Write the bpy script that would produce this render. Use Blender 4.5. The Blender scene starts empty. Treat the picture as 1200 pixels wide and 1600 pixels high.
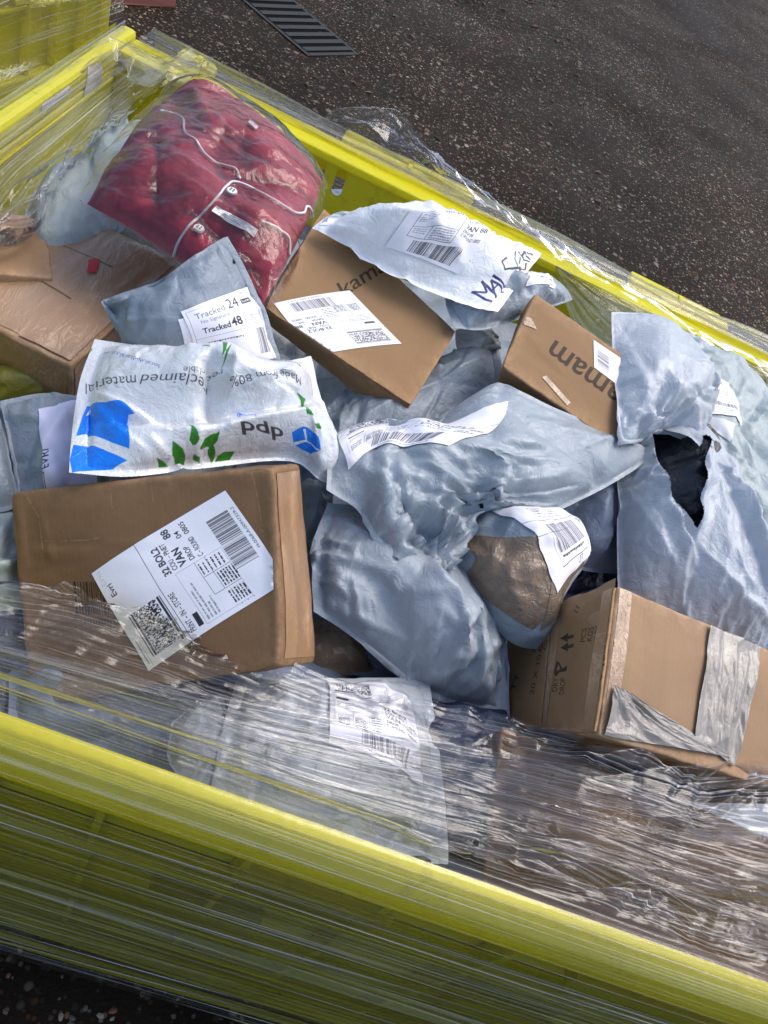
import bpy, bmesh, math, random
import numpy as np
from mathutils import Vector, Matrix, kdtree
from mathutils.geometry import delaunay_2d_cdt

# ------------------------------------------------------------------ camera, sky, sun, exposure
SC = bpy.context.scene
COL = SC.collection
AX = np.array([[0.91092562, 0.38499498, 0.14830164],
               [0.18788958, -0.70713686, 0.68165605],
               [0.36730371, -0.59307363, -0.71648563]])     # rows: world x,y,z in (right, down, forward)
CAMP = np.array([0.0, 0.0, 1.35])
FOC = 1208.0
cam = bpy.data.cameras.new('camera')
cam_ob = bpy.data.objects.new('camera', cam)
COL.objects.link(cam_ob)
_r, _u, _b = AX @ [1, 0, 0], AX @ [0, -1, 0], AX @ [0, 0, -1]
cam_ob.matrix_world = Matrix(((_r[0], _u[0], _b[0], CAMP[0]), (_r[1], _u[1], _b[1], CAMP[1]), (_r[2], _u[2], _b[2], CAMP[2]), (0, 0, 0, 1)))
cam.sensor_fit = 'VERTICAL'
cam.sensor_height = 36.0
cam.lens = 36.0 * FOC / 1600.0
cam.clip_start = 0.02
cam.clip_end = 1000
SC.camera = cam_ob

SUN_EL, SUN_AZ = math.radians(60), math.radians(35)        # azimuth measured from +x towards +y
world = bpy.data.worlds.new('World')
SC.world = world
world.use_nodes = True
wn = world.node_tree.nodes
sky = wn.new('ShaderNodeTexSky')
sky.sky_type = 'NISHITA'
sky.sun_disc = False
sky.sun_elevation = SUN_EL
sky.sun_rotation = math.pi / 2 - SUN_AZ
sky.air_density = 1.0
sky.dust_density = 3.0
world.node_tree.links.new(sky.outputs[0], wn['Background'].inputs[0])
wn['Background'].inputs[1].default_value = 0.15
sl = bpy.data.lights.new('sun', 'SUN')
sl.energy = 1.0
sl.angle = math.radians(40)
sl.color = (1.0, 0.96, 0.9)
so = bpy.data.objects.new('sun', sl)
COL.objects.link(so)
sd = Vector((math.cos(SUN_EL) * math.cos(SUN_AZ), math.cos(SUN_EL) * math.sin(SUN_AZ), math.sin(SUN_EL)))
so.rotation_euler = sd.to_track_quat('Z', 'Y').to_euler()
so.location = (0, 0, 5)
SC.view_settings.view_transform = 'Standard'
SC.view_settings.look = 'None'
SC.view_settings.exposure = 0.72
SC.view_settings.gamma = 1.0
SC.view_settings.use_curve_mapping = False
SC.render.engine = 'CYCLES'
SC.cycles.transparent_max_bounces = 40
SC.cycles.max_bounces = 10
SC.cycles.use_denoising = True
SC.cycles.sample_clamp_indirect = 8.0

# ------------------------------------------------------------------ helpers: measuring
def ray(px, py):
    return AX @ np.array([px - 600.0, py - 800.0, FOC])
def at(px, py, z):                       # the point at height z seen at photo pixel px, py
    d = ray(px, py)
    return CAMP + d * ((z - CAMP[2]) / d[2])
def aty(px, py, y):
    d = ray(px, py)
    return CAMP + d * ((y - CAMP[1]) / d[1])
def atx(px, py, x):
    d = ray(px, py)
    return CAMP + d * ((x - CAMP[0]) / d[0])
def proj(P):
    q = (np.asarray(P) - CAMP) @ AX
    return np.stack([600 + FOC * q[..., 0] / q[..., 2], 800 + FOC * q[..., 1] / q[..., 2]], -1)

_rng = {}
def grf(nu, nv, lu, lv, seed):           # smooth random field, correlation lengths in cells, unit deviation
    r = np.random.default_rng(seed)
    f = np.fft.rfft2(r.standard_normal((nu, nv)))
    ku = np.fft.fftfreq(nu)[:, None] * 2 * np.pi
    kv = np.fft.rfftfreq(nv)[None, :] * 2 * np.pi
    f *= np.exp(-0.5 * ((ku * lu) ** 2 + (kv * lv) ** 2))
    g = np.fft.irfft2(f, (nu, nv))
    return (g - g.mean()) / (g.std() + 1e-9)
def facets(X, Y, n, seed, jitter=1.0):   # crumple height: distance to the second nearest minus nearest of n points, 0..1
    r = np.random.default_rng(seed)
    kd = kdtree.KDTree(n)
    x0, x1, y0, y1 = X.min(), X.max(), Y.min(), Y.max()
    for i in range(n):
        kd.insert((r.uniform(x0, x1), r.uniform(y0, y1), 0), i)
    kd.balance()
    out = np.empty(X.size)
    for i, (a, b) in enumerate(zip(X.ravel(), Y.ravel())):
        f = kd.find_n((a, b, 0), 2)
        out[i] = f[1][2] - f[0][2]
    s = math.sqrt((x1 - x0) * (y1 - y0) / n)
    return (out / s).reshape(X.shape)

def tin(nu, nv, n, seed, stretch=1.0, ang=0.0):   # creased sheet: n random heights joined by flat facets, unit deviation
    r = np.random.default_rng(seed)
    pts = np.c_[r.uniform(-.08, 1.08, n) * nu, r.uniform(-.08, 1.08, n) * nv]
    pts = np.vstack([pts, [(-.3 * nu, -.3 * nv), (1.3 * nu, -.3 * nv), (1.3 * nu, 1.3 * nv), (-.3 * nu, 1.3 * nv)]])
    hs = r.standard_normal(len(pts)); c, s = math.cos(ang), math.sin(ang)
    q = pts @ np.array([[c, -s], [s, c]]) / [stretch, 1.0]
    V, E_, F, *_ = delaunay_2d_cdt([Vector(x) for x in q], [], [], 0, 1e-6)
    q2 = np.array([v[:] for v in V]) * [stretch, 1.0] @ np.array([[c, s], [-s, c]])
    kd = {}
    out = np.zeros((nu, nv))
    idx = {tuple(np.round(a, 3)): h for a, h in zip(pts, hs)}
    H = np.array([idx.get(tuple(np.round(a, 3)), 0.0) for a in q2])
    for f in F:
        p = q2[list(f)]; h = H[list(f)]
        x0, y0 = np.maximum(np.floor(p.min(0)).astype(int), 0); x1, y1 = np.minimum(np.ceil(p.max(0)).astype(int) + 1, [nu, nv])
        if x0 >= x1 or y0 >= y1: continue
        X = np.arange(x0, x1)[:, None]; Y = np.arange(y0, y1)[None]
        (ax, ay), (bx, by), (cx, cy) = p
        d = (by - cy) * (ax - cx) + (cx - bx) * (ay - cy)
        if abs(d) < 1e-9: continue
        a = ((by - cy) * (X - cx) + (cx - bx) * (Y - cy)) / d; b = ((cy - ay) * (X - cx) + (ax - cx) * (Y - cy)) / d
        m = (a >= -1e-6) & (b >= -1e-6) & (a + b <= 1 + 1e-6)
        out[x0:x1, y0:y1][m] = (a * h[0] + b * h[1] + (1 - a - b) * h[2])[m]
    return (out - out.mean()) / (out.std() + 1e-9)

# ------------------------------------------------------------------ helpers: objects
def to_mesh(name, V, F, mats, uv=None, fm=None, smooth=True):
    me = bpy.data.meshes.new(name)
    V = np.asarray(V, dtype=np.float32)
    me.from_pydata(V.tolist(), [], F if isinstance(F, list) else F.tolist())
    for m in (mats if isinstance(mats, (list, tuple)) else [mats]):
        me.materials.append(m)
    if uv is not None:
        L = me.uv_layers.new(name='UVMap')
        li = np.empty(len(me.loops), dtype=np.int32)
        me.loops.foreach_get('vertex_index', li)
        L.data.foreach_set('uv', np.asarray(uv, dtype=np.float32)[li].ravel())
    if fm is not None:
        me.polygons.foreach_set('material_index', np.asarray(fm, dtype=np.int32))
    me.polygons.foreach_set('use_smooth', np.full(len(me.polygons), bool(smooth)))
    me.update()
    return me
def part(name, V, F, mats, parent=None, uv=None, fm=None, smooth=True, loc=None):
    V = np.asarray(V, dtype=float)
    if parent is not None:
        p, off = parent, np.zeros(3)
        while p is not None:
            off = off + np.array(p.location); p = p.parent
    else:
        off = np.array(loc if loc is not None else (V[:, 0].mean(), V[:, 1].mean(), V[:, 2].min()))
    o = bpy.data.objects.new(name, to_mesh(name, V - off, F, mats, uv, fm, smooth))
    COL.objects.link(o)
    if parent is not None:
        o.parent = parent
    else:
        o.location = off
    return o
def tag(o, label=None, cat=None, group=None, kind=None):
    if label: o['label'] = label
    if cat: o['category'] = cat
    if group: o['group'] = group
    if kind: o['kind'] = kind
    return o
def empty(name, loc, label, cat, group=None):
    o = bpy.data.objects.new(name, None)
    o.empty_display_size = 0.05
    COL.objects.link(o)
    o.location = [float(c) for c in loc]
    return tag(o, label, cat, group)
def bm_arrays(bm):
    bm.verts.index_update()
    V = np.array([v.co[:] for v in bm.verts])
    F = [[v.index for v in f.verts] for f in bm.faces]
    bm.free()
    return V, F
def bar_bm(lo, hi, bev=0.004, seg=2, bm=None):
    b = bmesh.new()
    bmesh.ops.create_cube(b, size=1.0)
    lo, hi = np.array(lo, float), np.array(hi, float)
    for v in b.verts:
        v.co = Vector((lo + hi) / 2 + np.array(v.co) * (hi - lo))
    if bev:
        bmesh.ops.bevel(b, geom=b.edges[:], offset=bev, segments=seg, profile=0.5, affect='EDGES')
    return b
def bar(name, lo, hi, mat, parent, bev=0.004, fn=None):
    V, F = bm_arrays(bar_bm(lo, hi, bev))
    if fn is not None: V = np.array([fn(v) for v in V])
    return part(name, V, F, mat, parent, smooth=False)
def tube(pts, r, n=8):
    pts = np.asarray(pts, float)
    V, F = [], []
    T = np.gradient(pts, axis=0)
    for i, (p, t) in enumerate(zip(pts, T)):
        t = t / np.linalg.norm(t)
        a = np.cross(t, [0.13, 0.2, 1]); a /= np.linalg.norm(a)
        b = np.cross(t, a)
        for k in range(n):
            w = 2 * math.pi * k / n
            V.append(p + r * (math.cos(w) * a + math.sin(w) * b))
    for i in range(len(pts) - 1):
        for k in range(n):
            F.append([i * n + k, i * n + (k + 1) % n, (i + 1) * n + (k + 1) % n, (i + 1) * n + k])
    F.append(list(range(n))[::-1]); F.append([(len(pts) - 1) * n + k for k in range(n)])
    return np.array(V), F
def spline(pts, n):                      # Catmull-Rom through pts, n samples evenly by length
    P = np.asarray(pts, float)
    if len(P) == 2:
        t = np.linspace(0, 1, n)[:, None]
        return P[0] * (1 - t) + P[1] * t
    Q = np.vstack([2 * P[0] - P[1], P, 2 * P[-1] - P[-2]])
    out = []
    for i in range(1, len(Q) - 2):
        t = np.linspace(0, 1, 24, endpoint=False)[:, None]
        a, b, c, d = Q[i - 1], Q[i], Q[i + 1], Q[i + 2]
        out.append(0.5 * (2 * b + (c - a) * t + (2 * a - 5 * b + 4 * c - d) * t ** 2 + (3 * b - a - 3 * c + d) * t ** 3))
    S = np.vstack(out + [P[-1:]])
    s = np.r_[0, np.cumsum(np.linalg.norm(np.diff(S, axis=0), axis=1))]
    x = np.linspace(0, s[-1], n)
    return np.stack([np.interp(x, s, S[:, k]) for k in range(3)], 1)
def coons(b, r, t, l, nu, nv):           # b: c00->c10, r: c10->c11, t: c01->c11, l: c00->c01 ; grid [nu,nv,3]
    B, T_, Lf, Rt = spline(b, nu), spline(t, nu), spline(l, nv), spline(r, nv)
    u = np.linspace(0, 1, nu)[:, None, None]; v = np.linspace(0, 1, nv)[None, :, None]
    S = (1 - v) * B[:, None] + v * T_[:, None] + (1 - u) * Lf[None] + u * Rt[None]
    S -= (1 - u) * (1 - v) * B[0] + u * (1 - v) * B[-1] + (1 - u) * v * T_[0] + u * v * T_[-1]
    return S
def gridfaces(nu, nv, base=0, flip=False):
    i, j = np.meshgrid(np.arange(nu - 1), np.arange(nv - 1), indexing='ij')
    a = (i * nv + j).ravel() + base
    f = np.stack([a, a + nv, a + nv + 1, a + 1], 1)
    return f[:, ::-1] if flip else f
def gnormals(P):
    n = np.cross(np.gradient(P, axis=0), np.gradient(P, axis=1))
    return n / (np.linalg.norm(n, axis=-1, keepdims=True) + 1e-12)
def bil(P, u, v):
    nu, nv = P.shape[:2]
    x = np.clip(np.asarray(u) * (nu - 1), 0, nu - 1.001); y = np.clip(np.asarray(v) * (nv - 1), 0, nv - 1.001)
    i, j = x.astype(int), y.astype(int)
    a, b = (x - i)[..., None], (y - j)[..., None]
    return (1 - a) * (1 - b) * P[i, j] + a * (1 - b) * P[i + 1, j] + (1 - a) * b * P[i, j + 1] + a * b * P[i + 1, j + 1]

# ------------------------------------------------------------------ helpers: crumpling a sheet
def relax(P, P0, rest, k, bend, iters):
    ops = []
    for d, w in (((1, 0), 1), ((0, 1), 1), ((1, 1), .6), ((1, -1), .6)):
        R = rest[d]
        for par in (0, 1):
            ops.append((d, par, R, w))
    nu, nv = P.shape[:2]
    for it in range(iters):
        for d, par, R, w in ops:
            if d == (1, 0):
                A, B, r = P[par:nu - 1:2], P[par + 1:nu:2], R[par::2]
            elif d == (0, 1):
                A, B, r = P[:, par:nv - 1:2], P[:, par + 1:nv:2], R[:, par::2]
            elif d == (1, 1):
                A, B, r = P[par:nu - 1:2, :-1], P[par + 1:nu:2, 1:], R[par::2]
            else:
                A, B, r = P[par:nu - 1:2, 1:], P[par + 1:nu:2, :-1], R[par::2]
            D = B - A
            L = np.sqrt((D * D).sum(-1)) + 1e-9
            D *= (0.5 * w * (L - r) / L)[..., None]
            A += D; B -= D
        lap = (P[:-2, 1:-1] + P[2:, 1:-1] + P[1:-1, :-2] + P[1:-1, 2:]) * .25 - P[1:-1, 1:-1]
        P[1:-1, 1:-1] += bend * lap
        P += k * (P0 - P)
    return P
def restlen(P0, eu, ev):
    def ln(a, b): return np.sqrt(((a - b) ** 2).sum(-1))
    ed = .5 * (eu + ev)
    return {(1, 0): ln(P0[1:], P0[:-1]) * (1 + .5 * (eu[1:] + eu[:-1])),
            (0, 1): ln(P0[:, 1:], P0[:, :-1]) * (1 + .5 * (ev[:, 1:] + ev[:, :-1])),
            (1, 1): ln(P0[1:, 1:], P0[:-1, :-1]) * (1 + .5 * (ed[1:, 1:] + ed[:-1, :-1])),
            (1, -1): ln(P0[1:, :-1], P0[:-1, 1:]) * (1 + .5 * (ed[1:, :-1] + ed[:-1, 1:]))}
def upsample(P, nu, nv):
    u, v = np.meshgrid(np.linspace(0, 1, nu), np.linspace(0, 1, nv), indexing='ij')
    return bil(P, u, v)
def crumple(P0, e, seed, coarse=1.0, fine=.5, k=.03, it=(60, 22), an=1.0):
    # slack sheet settling on what it covers; the slack comes in patches and in changing directions
    nu, nv = P0.shape[:2]
    pu = np.clip(.35 + 1.0 * grf(nu, nv, nu / 8, nv / 8, seed + 30), 0, 2.2) * an ** .5
    pv = np.clip(.35 + 1.0 * grf(nu, nv, nu / 8, nv / 8, seed + 31), 0, 2.2) / an ** .5
    eu, ev = e * pu, e * pv
    cu, cv = max(8, nu // 3), max(8, nv // 3)
    C0 = upsample(P0, cu, cv)
    up3 = lambda A: upsample(A[..., None], cu, cv)[..., 0]
    NC = gnormals(C0)
    cell = np.linalg.norm(C0[1, 1] - C0[0, 0])
    C = C0 + NC * ((grf(cu, cv, 1.2, 1.2, seed) * .15 + grf(cu, cv, 3.5, 3.5, seed + 1) * .5) * cell)[..., None]
    C = relax(C, C0, restlen(C0, up3(eu) * coarse, up3(ev) * coarse), k, .05, it[0])
    Q0 = P0 + upsample(C - C0, nu, nv)
    cell = np.linalg.norm(P0[nu // 2 + 1, nv // 2 + 1] - P0[nu // 2, nv // 2])
    P = Q0 + gnormals(Q0) * (grf(nu, nv, 1.8, 1.8, seed + 2) * .14 * cell)[..., None]
    return relax(P, Q0, restlen(Q0, eu * fine, ev * fine), .10, .006, it[1])

# ------------------------------------------------------------------ helpers: drawing flat print
_txt = {}
def glyphs(s, bold=0.0):
    key = (s, bold)
    if key not in _txt:
        cu = bpy.data.curves.new('text', 'FONT')
        cu.body = s; cu.offset = bold; cu.resolution_u = 3
        ob = bpy.data.objects.new('text', cu)
        me = ob.to_mesh()
        me.calc_loop_triangles()
        V = np.empty(len(me.vertices) * 3, dtype=np.float32); me.vertices.foreach_get('co', V)
        T = np.empty(len(me.loop_triangles) * 3, dtype=np.int32); me.loop_triangles.foreach_get('vertices', T)
        V = V.reshape(-1, 3)[:, :2].astype(float); T = T.reshape(-1, 3)
        ob.to_mesh_clear(); bpy.data.objects.remove(ob); bpy.data.curves.remove(cu)
        _txt[key] = (V, T)
    return _txt[key]
class Canvas:
    def __init__(s, w, h, bg, ss=2, scale=1.0):
        s.w, s.h, s.ss, s.k = w, h, ss, scale * ss
        s.a = np.empty((h * ss, w * ss, 4), dtype=np.float32); s.a[:] = bg
    def tri(s, p, c):
        H, W = s.a.shape[:2]
        x0, y0 = np.floor(p.min(0)).astype(int); x1, y1 = np.ceil(p.max(0)).astype(int) + 1
        x0, y0, x1, y1 = max(x0, 0), max(y0, 0), min(x1, W), min(y1, H)
        if x0 >= x1 or y0 >= y1: return
        X = np.arange(x0, x1) + .5; Y = (np.arange(y0, y1) + .5)[:, None]
        (ax, ay), (bx, by), (cx, cy) = p
        d = (by - cy) * (ax - cx) + (cx - bx) * (ay - cy)
        if abs(d) < 1e-9: return
        l1 = ((by - cy) * (X - cx) + (cx - bx) * (Y - cy)) / d
        l2 = ((cy - ay) * (X - cx) + (ax - cx) * (Y - cy)) / d
        m = (l1 >= -1e-4) & (l2 >= -1e-4) & (l1 + l2 <= 1.0001)
        s.a[y0:y1, x0:x1][m] = c
    def poly(s, pts, c):                 # even-odd fill, points in canvas units
        p = np.asarray(pts, float) * s.k
        H, W = s.a.shape[:2]
        x0, y0 = np.floor(p.min(0)).astype(int); x1, y1 = np.ceil(p.max(0)).astype(int) + 1
        x0, y0, x1, y1 = max(x0, 0), max(y0, 0), min(x1, W), min(y1, H)
        if x0 >= x1 or y0 >= y1: return
        X, Y = np.meshgrid(np.arange(x0, x1) + .5, np.arange(y0, y1) + .5)
        m = np.zeros(X.shape, bool)
        for (ax, ay), (bx, by) in zip(p, np.roll(p, -1, 0)):
            if ay == by: continue
            m ^= ((ay > Y) != (by > Y)) & (X < (bx - ax) * (Y - ay) / (by - ay) + ax)
        s.a[y0:y1, x0:x1][m] = c
    def rect(s, x, y, w, h, c): s.poly([(x, y), (x + w, y), (x + w, y + h), (x, y + h)], c)
    def frame(s, x, y, w, h, t, c):
        s.rect(x, y, w, t, c); s.rect(x, y + h - t, w, t, c); s.rect(x, y, t, h, c); s.rect(x + w - t, y, t, h, c)
    def text(s, txt, o, r, size, c, up=None, fit=None, bold=0.0):   # o baseline start, r reading direction, size of the em
        V, T = glyphs(txt, bold)
        if not len(V): return
        o = np.asarray(o, float); r = np.asarray(r, float); r = r / np.linalg.norm(r)
        u = np.array([r[1], -r[0]]) if up is None else np.asarray(up, float)
        sx = size
        if fit: sx = fit / (V[:, 0].max())
        P = (o + V[:, :1] * sx * r + V[:, 1:] * size * u) * s.k
        for t in T: s.tri(P[t], c)
    def bars(s, x, y, w, h, c, seed, n=60):
        rr = np.random.default_rng(seed); ws = rr.choice([1, 1, 2, 3], n * 2).astype(float); ws *= w / ws.sum(); e = np.r_[0, np.cumsum(ws)]
        for i in range(0, n * 2, 2): s.rect(x + e[i], y, ws[i], h, c)
    def barsv(s, x, y, w, h, c, seed, n=40):
        rr = np.random.default_rng(seed); ws = rr.choice([1, 1, 2, 3], n * 2).astype(float); ws *= h / ws.sum(); e = np.r_[0, np.cumsum(ws)]
        for i in range(0, n * 2, 2): s.rect(x, y + e[i], w, ws[i], c)
    def scrib(s, x, y, w, c, seed, h=1.2):     # print too small to read: short dashes
        rr = np.random.default_rng(seed); X = x
        while X < x + w:
            l = rr.uniform(1.2, 5); s.rect(X, y, min(l, x + w - X), h * rr.uniform(.6, 1), c); X += l + rr.uniform(.5, 1)
    def image(s, name):
        q = s.a.reshape(s.h, s.ss, s.w, s.ss, 4)
        al = q[..., 3:].mean((1, 3)); wt = q[..., 3:] + 1e-4
        a = np.concatenate([(q[..., :3] * wt).sum((1, 3)) / wt.sum((1, 3)), al], -1)[::-1]
        rgb = np.clip(a[..., :3], 0, 1)
        a = np.concatenate([np.where(rgb <= .0031308, rgb * 12.92, 1.055 * np.maximum(rgb, 1e-6) ** (1 / 2.4) - .055), a[..., 3:]], -1)
        im = bpy.data.images.new(name, s.w, s.h, alpha=True)
        im.pixels.foreach_set(np.ascontiguousarray(a, dtype=np.float32).ravel())
        im.update(); im.pack()
        return im

# ------------------------------------------------------------------ materials
def mat(name):
    m = bpy.data.materials.new(name); m.use_nodes = True
    return m, m.node_tree.nodes, m.node_tree.links, m.node_tree.nodes['Principled BSDF']
def ramp(n, stops):
    r = n.new('ShaderNodeValToRGB')
    e = r.color_ramp.elements
    while len(e) < len(stops): e.new(.5)
    for x, (p, c) in zip(e, stops):
        x.position = p; x.color = (*c, 1) if len(c) == 3 else c
    return r
def mixc(n, l, fac, a, b, mode='MIX'):
    m = n.new('ShaderNodeMix'); m.data_type = 'RGBA'; m.blend_type = mode
    for i, s in ((0, fac), (6, a), (7, b)):
        if isinstance(s, (int, float)): m.inputs[i].default_value = s
        elif isinstance(s, (tuple, list)): m.inputs[i].default_value = (*s, 1) if len(s) == 3 else s
        else: l.new(s, m.inputs[i])
    return m.outputs[2]
def noise(n, l, co, scale, detail=4, rough=.55, dist=0.0, vec=None):
    t = n.new('ShaderNodeTexNoise'); t.inputs['Scale'].default_value = scale; t.inputs['Detail'].default_value = detail
    t.inputs['Roughness'].default_value = rough; t.inputs['Distortion'].default_value = dist
    if vec:
        mp = n.new('ShaderNodeMapping'); mp.inputs['Scale'].default_value = vec; l.new(co, mp.inputs[0]); l.new(mp.outputs[0], t.inputs[0])
    else: l.new(co, t.inputs[0])
    return t.outputs[0]
def voro(n, l, co, scale, feat='F1', rnd=1.0):
    t = n.new('ShaderNodeTexVoronoi'); t.feature = feat; t.inputs['Scale'].default_value = scale; l.new(co, t.inputs[0])
    return t
def math_(n, l, op, a, b=None, clamp=False):
    m = n.new('ShaderNodeMath'); m.operation = op; m.use_clamp = clamp
    for i, s in ((0, a), (1, b)):
        if s is None: continue
        if isinstance(s, (int, float)): m.inputs[i].default_value = s
        else: l.new(s, m.inputs[i])
    return m.outputs[0]
def bump(n, l, h, strength, dist, prev=None):
    b = n.new('ShaderNodeBump'); b.inputs['Strength'].default_value = strength; b.inputs['Distance'].default_value = dist
    l.new(h, b.inputs['Height'])
    if prev is not None: l.new(prev, b.inputs['Normal'])
    return b.outputs[0]
def obco(n): return n.new('ShaderNodeTexCoord').outputs['Object']
def uvco(n): return n.new('ShaderNodeTexCoord').outputs['UV']

def poly_mat(name, col, rough=.48, img=None, crinkle=.34, weave=False, pearl=.0):
    m, n, l, p = mat(name)
    co = obco(n)
    big = noise(n, l, co, 9, 3)
    c = mixc(n, l, big, tuple(x * .93 for x in col), tuple(min(1, x * 1.06) for x in col))
    d = ramp(n, [(.62, (0, 0, 0)), (.8, (1, 1, 1))]); l.new(noise(n, l, co, 26, 6, .7), d.inputs[0])
    c = mixc(n, l, math_(n, l, 'MULTIPLY', d.outputs[0], .22), c, tuple(x * .62 for x in col))
    if img is not None:
        t = n.new('ShaderNodeTexImage'); t.image = img; l.new(uvco(n), t.inputs[0])
        c = mixc(n, l, t.outputs[1], c, t.outputs[0])
    l.new(c, p.inputs['Base Color'])
    rr = ramp(n, [(.3, (rough * .8,) * 3), (.7, (rough * 1.25,) * 3)]); l.new(noise(n, l, co, 30, 4), rr.inputs[0])
    l.new(rr.outputs[0], p.inputs['Roughness'])
    p.inputs['Specular IOR Level'].default_value = .55
    p.inputs['Metallic'].default_value = pearl
    wco = n.new('ShaderNodeMixRGB'); wco.inputs[0].default_value = .06
    wn_ = n.new('ShaderNodeTexNoise'); wn_.inputs['Scale'].default_value = 30; l.new(co, wn_.inputs[0])
    l.new(co, wco.inputs[1]); l.new(wn_.outputs['Color'], wco.inputs[2])
    v1 = voro(n, l, wco.outputs[0], 42, 'DISTANCE_TO_EDGE').outputs[0]
    v2 = voro(n, l, wco.outputs[0], 110, 'DISTANCE_TO_EDGE').outputs[0]
    h = math_(n, l, 'ADD', math_(n, l, 'MULTIPLY', math_(n, l, 'MINIMUM', v1, .35), 1.2), math_(n, l, 'MULTIPLY', math_(n, l, 'MINIMUM', v2, .35), .45))
    st = noise(n, l, wco.outputs[0], 1, 4, .62, .6, vec=(60, 22, 40)); st2 = noise(n, l, wco.outputs[0], 1, 4, .62, .6, vec=(20, 75, 40))
    rg = math_(n, l, 'MINIMUM', math_(n, l, 'ABSOLUTE', math_(n, l, 'SUBTRACT', st, .5)), math_(n, l, 'ABSOLUTE', math_(n, l, 'SUBTRACT', st2, .5)))
    nm = bump(n, l, rg, crinkle * 1.6, .006)
    nm = bump(n, l, h, crinkle * .7, .004, nm)
    nm = bump(n, l, noise(n, l, co, 160, 5, .6), crinkle * .6, .0012, nm)
    if weave:
        w = n.new('ShaderNodeTexWave'); w.inputs['Scale'].default_value = 130; w.inputs['Distortion'].default_value = 1.5; l.new(uvco(n), w.inputs[0])
        mp = n.new('ShaderNodeMapping'); mp.inputs['Scale'].default_value = (.4, .3, 1); l.new(uvco(n), mp.inputs[0]); l.new(mp.outputs[0], w.inputs[0])
        nm = bump(n, l, w.outputs[0], .08, .001, nm)
    l.new(nm, p.inputs['Normal'])
    return m
def card_mat(name, col, img=None, wear=.5, corr=True):
    m, n, l, p = mat(name)
    co = obco(n); uv = uvco(n)
    fib = noise(n, l, co, 420, 3, .7, vec=(1, 1, 1))
    big = noise(n, l, co, 14, 5, .6)
    c = mixc(n, l, big, tuple(x * .86 for x in col), tuple(x * 1.12 for x in col))
    c = mixc(n, l, math_(n, l, 'MULTIPLY', fib, .35), c, tuple(x * .72 for x in col))
    sc = ramp(n, [(.53, (0, 0, 0)), (.66, (1, 1, 1))]); l.new(noise(n, l, co, 5, 7, .75), sc.inputs[0])
    c = mixc(n, l, math_(n, l, 'MULTIPLY', sc.outputs[0], .3 * wear), c, tuple(min(1, x * 1.5) for x in col))
    sc2 = ramp(n, [(.6, (0, 0, 0)), (.68, (1, 1, 1))]); l.new(noise(n, l, co, 70, 5, .75, vec=(.15, 1, .5)), sc2.inputs[0])
    c = mixc(n, l, math_(n, l, 'MULTIPLY', sc2.outputs[0], .28 * wear), c, tuple(x * .6 for x in col))
    at_ = n.new('ShaderNodeAttribute'); at_.attribute_name = 'edge'
    er = math_(n, l, 'MULTIPLY', at_.outputs['Fac'], math_(n, l, 'MULTIPLY', math_(n, l, 'SUBTRACT', noise(n, l, co, 75, 6, .75), .36), 3.2), True)
    c = mixc(n, l, math_(n, l, 'MULTIPLY', er, 1.5 * wear, True), c, tuple(min(1, x * 1.8 + .03) for x in col))
    if img is not None:
        t = n.new('ShaderNodeTexImage'); t.image = img; t.extension = 'CLIP'; l.new(uv, t.inputs[0])
        a = math_(n, l, 'MULTIPLY', t.outputs[1], math_(n, l, 'ADD', math_(n, l, 'MULTIPLY', fib, -.3), 1.0), True)
        c = mixc(n, l, a, c, t.outputs[0])
    l.new(c, p.inputs['Base Color'])
    p.inputs['Roughness'].default_value = .72
    p.inputs['Specular IOR Level'].default_value = .3
    nm = bump(n, l, fib, .12, .0006)
    if corr:
        w = n.new('ShaderNodeTexWave'); w.inputs['Scale'].default_value = 16; w.inputs['Distortion'].default_value = 1.2; l.new(uv, w.inputs[0])
        nm = bump(n, l, math_(n, l, 'MULTIPLY', w.outputs[0], noise(n, l, co, 8, 4)), .06, .0010, nm)
    nm = bump(n, l, big, .5, .004, nm)
    l.new(nm, p.inputs['Normal'])
    return m
def label_mat(name, img):
    m, n, l, p = mat(name)
    t = n.new('ShaderNodeTexImage'); t.image = img; t.extension = 'EXTEND'; l.new(uvco(n), t.inputs[0])
    l.new(t.outputs[0], p.inputs['Base Color'])
    p.inputs['Roughness'].default_value = .5
    l.new(bump(n, l, noise(n, l, obco(n), 60, 4), .25, .002), p.inputs['Normal'])
    return m
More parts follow.
